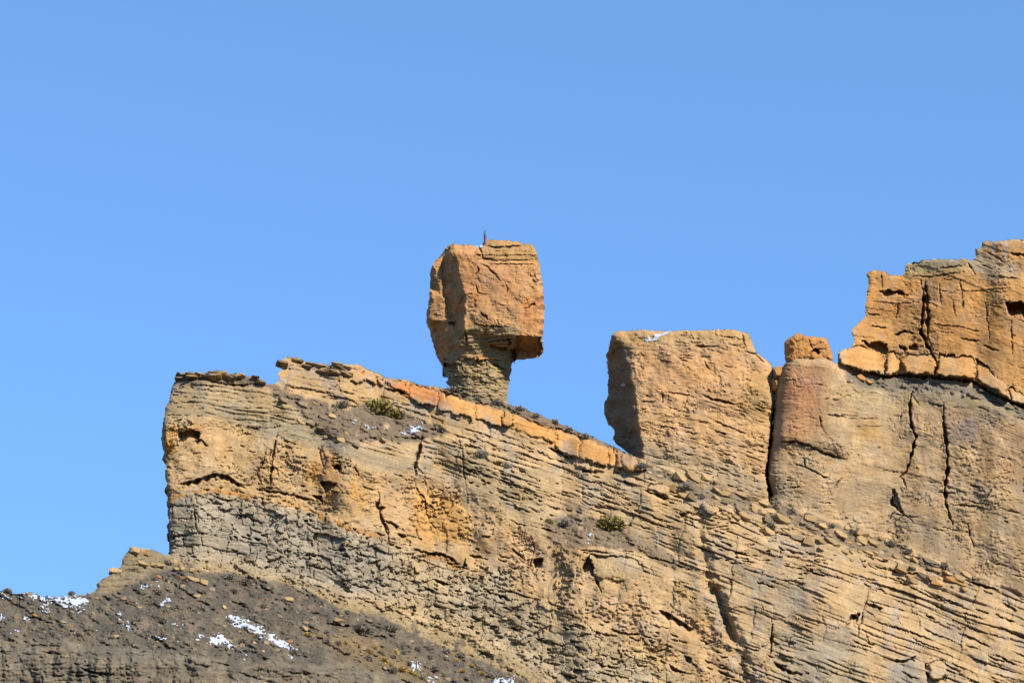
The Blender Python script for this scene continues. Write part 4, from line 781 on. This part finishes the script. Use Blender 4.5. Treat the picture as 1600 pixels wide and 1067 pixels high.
def stone(name, px, py, w_, h_, kind, parent, roll=0.0, dp=None, sink=0.3, rel=None, q=rng, yaw=None):
    rel = rel or T
    dp = dp if dp is not None else 0.5 * (w_ + h_) * q.uniform(.6, .9)
    d = rel.at(px, py); o = bpy.data.objects.new(name, q.choice(MS[kind])); COL.objects.link(o)
    s_ = (F + d) / F * U
    yaw = q.uniform(-.1, .6) if yaw is None else yaw
    Mx = Matrix.Rotation(R(-12), 3, 'X') @ Matrix.Rotation(roll, 3, 'Y') @ Matrix.Rotation(yaw, 3, 'Z') @ Matrix.Rotation(q.uniform(-.15, .15), 3, 'X')
    Mx = Mx @ Matrix.Diagonal((w_ / 2 * s_ * q.choice((-1, 1)) if False else w_ / 2 * s_, dp / 2 * s_, h_ / 2 * s_))
    o.matrix_world = Matrix.Translation(wp(px, py, d + dp / 2 * (sink * 2 - 1) + 0.0)) @ Mx.to_4x4()
    o.parent = parent
    return o
def pin(poly, x, y):
    r = False
    for a in range(len(poly)):
        (x0, y0), (x1, y1) = poly[a - 1], poly[a]
        if (y0 > y) != (y1 > y) and x < (x1 - x0) * (y - y0) / (y1 - y0) + x0: r = not r
    return r
def scatter(poly, n, rmin, seed):
    q = random.Random(seed); p = np.asarray(poly); out = []; t = 0
    while len(out) < n and t < n * 60:
        t += 1; x = q.uniform(p[:, 0].min(), p[:, 0].max()); y = q.uniform(p[:, 1].min(), p[:, 1].max())
        if 2 < x < 1598 and y < 1064 and pin(poly, x, y) and all(abs(x - a) > rmin or abs(y - b) > rmin * .7 for a, b in out): out.append((x, y))
    return out
for (x, y, w_, h_, r) in [(1216, 582, 12, 18, .1), (1213, 600, 9, 22, 0), (1345, 592, 14, 10, .3), (1358, 597, 10, 7, 0)]: stone('stone', x, y, w_, h_, 'org', cliff_wall, r, 12, .25)
# slabs and blocks of the talus bench
talus_poly = [(1000, 732), (1060, 742), (1150, 768), (1250, 802), (1400, 850), (1500, 893), (1545, 908), (1500, 925), (1400, 902), (1300, 866), (1200, 832), (1100, 800), (1040, 770)]
for (x, y) in scatter(talus_poly, 130, 10, 4):
    w_ = 6 + 20 * rng.random() ** 2.2; stone('talus_stone', x, y, w_, w_ * rng.uniform(.26, .55), rng.choice(['tanb', 'tanb', 'tan', 'tan', 'brn', 'tan'] + (['org'] if rng.random() < .3 else [])), cliff, .34 + rng.uniform(-.15, .2), None, .3)
for (x, y, w_, h_, r) in [(1062, 746, 22, 12, .35), (1081, 746, 26, 13, .35), (1103, 748, 18, 11, .2), (1185, 797, 28, 10, .3), (1220, 812, 30, 10, .3), (1283, 822, 18, 11, .3), (1312, 836, 22, 9, .3), (1345, 845, 20, 13, .4), (1365, 849, 20, 12, .45)]: stone('talus_stone', x, y, w_, h_, 'tan', cliff, r, 16, .3)
cy_ = lambda x: float(np.interp(x, [p[0] for p in CREST[:8]], [p[1] for p in CREST[:8]]))
for k in range(26):
    x = rng.uniform(280, 410); stone('rim_slab', x, cy_(x) + rng.uniform(.5, 7), rng.uniform(9, 22), rng.uniform(2, 3.6), rng.choice(['brn', 'brnb', 'tan']), cliff, rng.uniform(-.08, .14), 20, .4)
for k in range(22):
    x = rng.uniform(437, 545); stone('rim_slab', x, float(np.interp(x, [436, 449, 482, 545], [566, 558, 566, 571])) + rng.uniform(1, 16), rng.uniform(9, 24), rng.uniform(2, 4), rng.choice(['brn', 'tanb', 'tan']), cliff, .1 + rng.uniform(-.1, .1), 18, .42)
for (x, y) in scatter([(415, 605), (480, 622), (545, 655), (640, 690), (560, 700), (500, 690), (460, 650)], 24, 14, 7):
    w_ = rng.uniform(8, 17); stone('ramp_stone', x, y, w_, w_ * .5, rng.choice(['brn', 'tan', 'brnb']), cliff, rng.uniform(0, .4), None, .3)
# loose stones on the hillside
hp = HILL_SKY + [(180, 930), (262, 880), (300, 885), (420, 912), (560, 960), (640, 992), (760, 1040), (820, 1066), (660, 1066), (560, 1030), (430, 1020), (300, 1015), (150, 1005), (-5, 985)]
for (x, y) in scatter(hp, 120, 11, 8):
    w_ = rng.uniform(4, 11); stone('stone', x, y, w_, w_ * rng.uniform(.45, .8), rng.choice(['brn', 'brn', 'brn', 'brn', 'gry', 'tan', 'brn', 'brn', 'red']), hillside, rng.uniform(-.2, .5), None, .25)
for (x, y, w_, h_) in [(250, 884, 14, 6), (275, 889, 10, 5), (285, 890, 10, 6), (302, 892, 12, 6), (222, 881, 20, 6), (240, 883, 12, 5), (180, 893, 22, 9), (300, 905, 24, 6), (318, 910, 14, 8), (450, 937, 18, 7), (530, 970, 20, 6), (210, 860, 16, 10), (226, 862, 14, 9)]: stone('stone', x, y, w_, h_, 'tanb', hillside, .1, 10, .25)

# ================================================================== SNOW
sn = .65 * fbm(PX / 16, (PY - .3 * PX) / 4.5, 501, 3, .6) + .55 * fbm(PX / 4.5, (PY - .3 * PX) / 2.2, 502, 2, .7)
def snow(cells_from, name, parent, polys):
    m = np.zeros(PX.shape, np.float32)
    for p, k in polys: m = np.maximum(m, T.soft(p, 5) * k)
    mm = (m + .7 * sn > .56) & (m > .12) & LAND
    c = cellmask(mm) & cells_from
    if c.any():
        o = T.build(name, c, M_SNOW, lift=2.2); tag(o, kind='stuff'); return o
snow(hc, 'snow', hillside, [([(-12, 920), (40, 924), (105, 928), (150, 930), (140, 940), (110, 952), (60, 936), (0, 935)], 1.0), ([(55, 938), (72, 940), (85, 965), (70, 962)], .8), ([(-5, 955), (8, 960), (10, 975), (-5, 972)], .9), ([(10, 978), (35, 980), (35, 990), (15, 988)], .8), ([(200, 918), (230, 908), (272, 902), (250, 914), (215, 922)], .95),
      ([(110, 938), (140, 932), (145, 945), (118, 972)], .6), ([(170, 945), (185, 950), (215, 985), (195, 985)], .75), ([(185, 938), (215, 934), (220, 946), (190, 946)], .6), ([(240, 930), (275, 935), (265, 948), (245, 945)], .8), ([(260, 962), (280, 968), (295, 985), (275, 985)], .75), ([(225, 990), (290, 995), (280, 1002), (225, 998)], .85), ([(300, 985), (320, 990), (316, 998), (300, 996)], .8), ([(320, 990), (350, 990), (366, 1005), (366, 1014), (322, 1006)], .95), ([(180, 998), (195, 1000), (190, 1006)], .9), ([(345, 955), (390, 965), (430, 990), (466, 1010), (462, 1026), (440, 1015), (400, 995), (360, 975)], .92), ([(490, 1008), (522, 1010), (515, 1018), (490, 1016)], .85),
      ([(632, 1028), (660, 1028), (665, 1045), (650, 1052), (636, 1040)], .85), ([(668, 1050), (690, 1060), (690, 1070), (668, 1068)], .9), ([(765, 1058), (810, 1056), (810, 1070), (765, 1070)], .95), ([(376, 1020), (392, 1010), (388, 1030), (380, 1050)], .8), ([(10, 1000), (30, 1000), (28, 1015)], .6), ([(30, 960), (50, 965), (48, 976), (34, 972)], .6), ([(125, 978), (150, 980), (148, 990), (128, 988)], .6)])
snow(cc, 'snow', cliff, [([(548, 652), (562, 650), (560, 664), (550, 664)], 1.0), ([(562, 662), (592, 662), (588, 674), (566, 672)], .95), ([(622, 672), (650, 662), (676, 666), (664, 674), (630, 680)], 1.0), ([(994, 808), (1000, 808), (994, 830), (988, 832)], .0), ([(918, 828), (932, 826), (926, 850), (914, 866)], .85), ([(436, 590), (448, 586), (450, 596), (440, 600)], .9), ([(1130, 773), (1142, 773), (1142, 778), (1130, 778)], 1.0)])
snow(wc, 'snow', cliff_wall, [([(1436, 400), (1500, 400), (1512, 406), (1440, 409)], .9), ([(1386, 590), (1394, 590), (1392, 600), (1386, 600)], 1.0), ([(1326, 594), (1338, 598), (1334, 602), (1326, 600)], .8)])
def snow_on(rel, poly, th, seed):
    m = rel.soft(poly, 2) + .5 * fbm(rel.PX / 7, rel.PY / 4, seed, 3) > th
    c = cellmask(m & INS[id(rel)])
    if c.any(): tag(rel.build('snow', c, M_SNOW, lift=1.6), kind='stuff')
INS = {id(Bk): mBc, id(Tw): Tw.inside(TOWER, False)}
snow_on(Bk, [(736, 379), (757, 379), (757, 386), (746, 387)], .5, 601); snow_on(Bk, [(704, 390), (716, 385), (714, 389)], .6, 602)
snow_on(Tw, [(1004, 530), (1030, 521), (1046, 516), (1062, 516), (1046, 522), (1020, 532), (1006, 536)], .5, 603); snow_on(Tw, [(968, 598), (978, 597), (976, 604), (968, 603)], .5, 604)

# ================================================================== SHRUBS
def twig_mesh(name, seed, mat, n, spread=1.0, leaf=.12, blades=False):
    q = random.Random(seed); vs_, fs = [], []
    lobes = [(q.uniform(-.3, .3), q.uniform(-.25, .25), q.uniform(.25, .42), q.uniform(.42, .54)) for k in range(5)] + [(0, 0, .4, .55)]
    for k in range(n):
        a = q.uniform(0, 6.283); e = .05 + 1.4 * q.random() ** 1.4
        dv = Vector((math.cos(a) * math.cos(e) * spread, math.sin(a) * math.cos(e) * spread, math.sin(e)))
        if blades or k % 6 == 0:
            r0 = q.uniform(.05, .4); p0 = dv * r0; p1 = dv * min(1, r0 + q.uniform(.3, .6)) + Vector((q.uniform(-.1, .1), q.uniform(-.1, .1), 0))
        else:
            c = q.choice(lobes); u_ = Vector((q.gauss(0, 1), q.gauss(0, 1), q.gauss(0, 1))).normalized() * c[3] * q.uniform(.5, 1.05)
            p0 = Vector((c[0], c[1], max(0, c[2]))) + u_; p0.z = max(.0, p0.z)
            p1 = p0 + (u_.normalized() * .6 + Vector((q.uniform(-1, 1), q.uniform(-1, 1), q.uniform(-.4, 1)))).normalized() * q.uniform(.08, .2)
        sd = (p1 - p0).cross(Vector((q.uniform(-1, 1), q.uniform(-1, 1), q.uniform(-1, 1)))).normalized() * leaf * q.uniform(.5, 1.1)
        i = len(vs_); vs_ += [p0 - sd * .5, p0 + sd * .5, p1 + sd * .35, p1 - sd * .35]; fs.append((i, i + 1, i + 2, i + 3))
    me = bpy.data.meshes.new(name); me.from_pydata([tuple(v) for v in vs_], [], fs); me.materials.append(mat); return me
TW = {'sage': [twig_mesh('foliage', k, M_SAGE, 560) for k in range(4)], 'dead': [twig_mesh('foliage', 20 + k, M_SAGED, 480) for k in range(3)], 'green': [twig_mesh('foliage', 40 + k, M_GREEN, 700) for k in range(3)], 'straw': [twig_mesh('foliage', 60 + k, M_STRAW, 320, .8, .06, True) for k in range(3)]}
STEMS = [twig_mesh('stems', 80 + k, M_STEM, 40, .9, .05, True) for k in range(2)]
def shrub(name, px, py, w_, h_, kind, label, group=None, cat='shrub', parts=False, sink=1.0):
    d = T.at(px, py); s_ = (F + d) / F * U; loc = wp(px, py + h_ * .35, d - 1.0 + sink * 0)
    sc = (w_ / 2 * s_ * 1.25, w_ / 2 * s_ * 1.1, h_ * s_ * 1.15)
    if parts:
        r = bpy.data.objects.new(name, None); COL.objects.link(r); r.location = loc
        for nm, me in (('foliage', rng.choice(TW[kind])), ('stems', rng.choice(STEMS))):
            o = bpy.data.objects.new(nm, me); COL.objects.link(o); o.parent = r; o.scale = [v * (.75 if nm == 'stems' else 1) for v in sc]; o.rotation_euler.z = rng.uniform(0, 6.28)
    else:
        r = bpy.data.objects.new(name, rng.choice(TW[kind])); COL.objects.link(r); r.location = loc; r.scale = sc; r.rotation_euler.z = rng.uniform(0, 6.28)
    tag(r, label, cat, group); return r
shrub('rabbitbrush', 592, 640, 54, 27, 'green', 'larger olive-green bush on the dark gravel ramp below the orange ledge', parts=True)
shrub('rabbitbrush', 620, 649, 36, 16, 'green', 'low olive-green bush just right of the larger ramp bush', parts=True)
shrub('rabbitbrush', 952, 822, 58, 23, 'green', 'wide yellow-green bush on the small gravel bench in the cliff face', parts=True)
shrub('rabbitbrush', 858, 816, 18, 10, 'green', 'tiny yellow-green tuft at the left end of the cliff bench')
for (x, y, w_, h_, l) in [(338, 584, 18, 9, 'grey dry shrub silhouetted on top of the left prow'), (536, 633, 30, 12, 'grey sagebrush on the gravel ramp left of the olive bush'), (706, 611, 34, 10, 'long grey sagebrush at the left foot of the pedestal'), (776, 630, 26, 9, 'grey sagebrush at the right foot of the pedestal'),
                       (752, 711, 28, 12, 'grey sagebrush on the bedded slope straight below the pedestal'), (790, 729, 20, 11, 'round grey sagebrush right of the one below the pedestal'), (1000, 729, 26, 8, 'grey sagebrush at the foot of the orange ledge end'), (1070, 762, 26, 12, 'blue-grey sagebrush among blocks under the tan block'), (1098, 777, 20, 9, 'grey sagebrush just behind the tilted talus slab'), (882, 818, 26, 11, 'grey shrub between the two yellow-green bushes of the cliff bench'), (1204, 822, 26, 10, 'grey sagebrush among the talus slabs below the dark fissure')]:
    shrub('sagebrush', x, y, w_, h_, 'sage', l, parts=True)
for (x, y, w_, h_) in [(812, 640, 22, 8), (838, 650, 18, 7), (866, 660, 20, 8), (890, 671, 16, 6), (915, 682, 18, 7), (745, 624, 18, 7)]: shrub('sagebrush', x, y, w_, h_, 'sage', 'small grey sagebrush along the crest line right of the pedestal', 'sagebrush along the crest')
for (x, y, w_, h_) in [(1165, 775, 18, 9), (1190, 782, 18, 9), (1215, 790, 20, 9), (1238, 800, 20, 9), (1262, 806, 18, 8), (1330, 832, 22, 8), (1390, 850, 22, 9), (1420, 862, 20, 8), (1475, 885, 24, 8), (1300, 822, 16, 7)]: shrub('sagebrush', x, y, w_, h_, 'sage', 'small grey sagebrush along the talus bench at the foot of the big cliff', 'sagebrush along the talus bench')
for k, (x, y) in enumerate(scatter(hp, 70, 17, 21)):
    w_ = rng.uniform(11, 24); shrub('sagebrush', x, y, w_, w_ * rng.uniform(.35, .5), 'dead' if k % 2 else 'sage', 'low %s sagebrush %s' % ('brown' if k % 2 else 'grey', 'on the hillside left of the rock knob' if x < 150 else 'on the hillside just below the rock knob' if x < 290 else 'around the long snow streak on the hillside' if x < 470 else 'on the mid slope below the grey rock band' if x < 600 else 'near the straw grass at the right foot of the slope'), 'sagebrush on the hillside')
for (x, y, w_, h_, l) in [(10, 924, 22, 7, 'grey shrub on the snowy skyline at the far left edge'), (112, 928, 16, 7, 'round tan shrub on the snowy skyline left of the rock knob'), (384, 912, 30, 10, 'grey sagebrush high on the hillside below the grey rock band'), (565, 985, 44, 12, 'long dark sagebrush beside the undercut bank at mid slope'), (608, 984, 30, 12, 'round dark sagebrush right of the undercut bank')]: shrub('sagebrush', x, y, w_, h_, 'dead', l, parts=True)
for (x, y, w_, h_) in [(560, 1010, 26, 9), (585, 1012, 26, 9), (618, 1020, 18, 14), (600, 1030, 24, 9), (625, 1046, 36, 10), (648, 1054, 24, 8), (662, 1062, 18, 8), (712, 1032, 18, 9), (735, 1040, 24, 8), (752, 1052, 22, 8), (480, 992, 34, 9), (398, 994, 18, 7), (706, 1022, 12, 7), (575, 1018, 24, 8), (608, 1038, 24, 9), (640, 1050, 26, 9), (722, 1048, 20, 8), (540, 1004, 20, 7)]: shrub('grass_clump', x, y, w_, h_, 'straw', 'straw-yellow dry grass clump on the lower hillside', 'dry grass clumps on the hillside', 'grass')
# loose rubble too small to pick apart
def rubble(name, polys, n, size, mat, parent, seed):
    q = random.Random(seed); V, Fs = [], []
    src = [v.co.copy() for v in MS['tan'][0].vertices]; pf = [tuple(p.vertices) for p in MS['tan'][0].polygons]
    for poly in polys:
        p = np.asarray(poly); k = 0
        while k < n:
            x = q.uniform(p[:, 0].min(), p[:, 0].max()); y = q.uniform(p[:, 1].min(), min(1075, p[:, 1].max()))
            k += 1
            if not pin(poly, x, y): continue
            c = wp(x, y, T.at(x, y)); s_ = q.uniform(*size) * U / 2; i = len(V)
            rm = Matrix.Rotation(q.uniform(0, 6.28), 3, 'Z') @ Matrix.Rotation(q.uniform(0, 6.28), 3, 'X')
            V += [tuple(c + rm @ Vector((v.x * s_ * 1.3, v.y * s_, v.z * s_ * .7))) for v in src]; Fs += [tuple(i + a for a in f) for f in pf]
    me = bpy.data.meshes.new(name); me.from_pydata(V, [], Fs); me.materials.append(mat)
    o = bpy.data.objects.new(name, me); COL.objects.link(o); tag(o, kind='stuff'); o.parent = parent
rubble('gravel', [hp], 2200, (1.5, 4), M_BRN, hillside, 1)
rubble('gravel', [RAMP, TALUS, BENCH2], 420, (1.5, 4), M_BRN, cliff, 2)
rubble('gravel', [APRON], 1600, (2, 5.5), M_TAN, hillside, 3)

# ================================================================== FLAG
fx, fy = 756.3, 385; fd = Bk.at(754, 389) + 8; fs_ = (F + fd) / F * U
fr = bpy.data.objects.new('flagpole', None); COL.objects.link(fr); fr.location = wp(fx, fy + 3, fd)
tag(fr, 'thin dark flagpole with a limp striped flag on top of the balanced boulder', 'flagpole')
M_POLE = plain('dark_pole', (.015, .015, .02), .5, .1); 
def tube(name, p0, p1, r, mat, parent):
    bm = bmesh.new(); bmesh.ops.create_cone(bm, cap_ends=True, segments=10, radius1=r, radius2=r * .7, depth=(p1 - p0).length)
    bmesh.ops.transform(bm, matrix=Matrix.Translation((p0 + p1) / 2) @ (p1 - p0).to_track_quat('Z', 'Y').to_matrix().to_4x4(), verts=bm.verts)
    me = bpy.data.meshes.new(name); bm.to_mesh(me); bm.free(); me.materials.append(mat); o = bpy.data.objects.new(name, me); COL.objects.link(o); o.parent = parent; return o
tube('pole', Vector((0, 0, -.4)), Vector((.02, 0, 3.15)), .085, M_POLE, fr)
tube('staff', Vector((.16, .02, 1.2)), Vector((.27, .02, 3.6)), .045, M_POLE, fr)
mf, tf, bf = nodes('flag_cloth'); Lk = tf.links.new
uvn = tf.nodes.new('ShaderNodeUVMap'); sep = tf.nodes.new('ShaderNodeSeparateXYZ'); Lk(uvn.outputs[0], sep.inputs[0])
m1 = tf.nodes.new('ShaderNodeMath'); m1.operation = 'MULTIPLY'; m1.inputs[1].default_value = 6.5; Lk(sep.outputs['Y'], m1.inputs[0])
m2 = tf.nodes.new('ShaderNodeMath'); m2.operation = 'FRACT'; Lk(m1.outputs[0], m2.inputs[0])
m3 = tf.nodes.new('ShaderNodeMath'); m3.operation = 'GREATER_THAN'; m3.inputs[1].default_value = .5; Lk(m2.outputs[0], m3.inputs[0])
mx = tf.nodes.new('ShaderNodeMix'); mx.data_type = 'RGBA'; mx.inputs[6].default_value = (.2, .025, .04, 1); mx.inputs[7].default_value = (.34, .30, .36, 1); Lk(m3.outputs[0], mx.inputs[0])
c1_ = tf.nodes.new('ShaderNodeMath'); c1_.operation = 'LESS_THAN'; c1_.inputs[1].default_value = .4; Lk(sep.outputs['X'], c1_.inputs[0])
c2_ = tf.nodes.new('ShaderNodeMath'); c2_.operation = 'GREATER_THAN'; c2_.inputs[1].default_value = .46; Lk(sep.outputs['Y'], c2_.inputs[0])
c3_ = tf.nodes.new('ShaderNodeMath'); c3_.operation = 'MULTIPLY'; Lk(c1_.outputs[0], c3_.inputs[0]); Lk(c2_.outputs[0], c3_.inputs[1])
mx2 = tf.nodes.new('ShaderNodeMix'); mx2.data_type = 'RGBA'; mx2.inputs[7].default_value = (.02, .022, .09, 1); Lk(mx.outputs[2], mx2.inputs[6]); Lk(c3_.outputs[0], mx2.inputs[0]); Lk(mx2.outputs[2], bf.inputs['Base Color'])
bf.inputs['Roughness'].default_value = .8
nu, nv = 28, 14; fv, ff, uv = [], [], []
for j in range(nv + 1):
    v_ = j / nv
    for i in range(nu + 1):
        u_ = i / nu; ang = u_ * 13
        x = .06 + .5 * u_ * (.55 + .45 * v_) ; y = .11 * math.sin(ang + v_ * .8) * (.3 + u_); z = 1.15 + 1.45 * v_ - .75 * u_ * (.6 + .4 * (1 - v_)) + .05 * math.sin(ang * .7)
        fv.append((x, y, z)); uv.append((u_, v_))
for j in range(nv):
    for i in range(nu): a = j * (nu + 1) + i; ff.append((a, a + 1, a + nu + 2, a + nu + 1))
me = bpy.data.meshes.new('flag'); me.from_pydata(fv, [], ff); ul = me.uv_layers.new(name='UVMap')
for lp in me.loops: ul.data[lp.index].uv = uv[lp.vertex_index]
me.materials.append(mf); me.polygons.foreach_set('use_smooth', [True] * len(me.polygons))
fo = bpy.data.objects.new('flag', me); COL.objects.link(fo); fo.parent = fr
md = fo.modifiers.new('thickness', 'SOLIDIFY'); md.thickness = .012
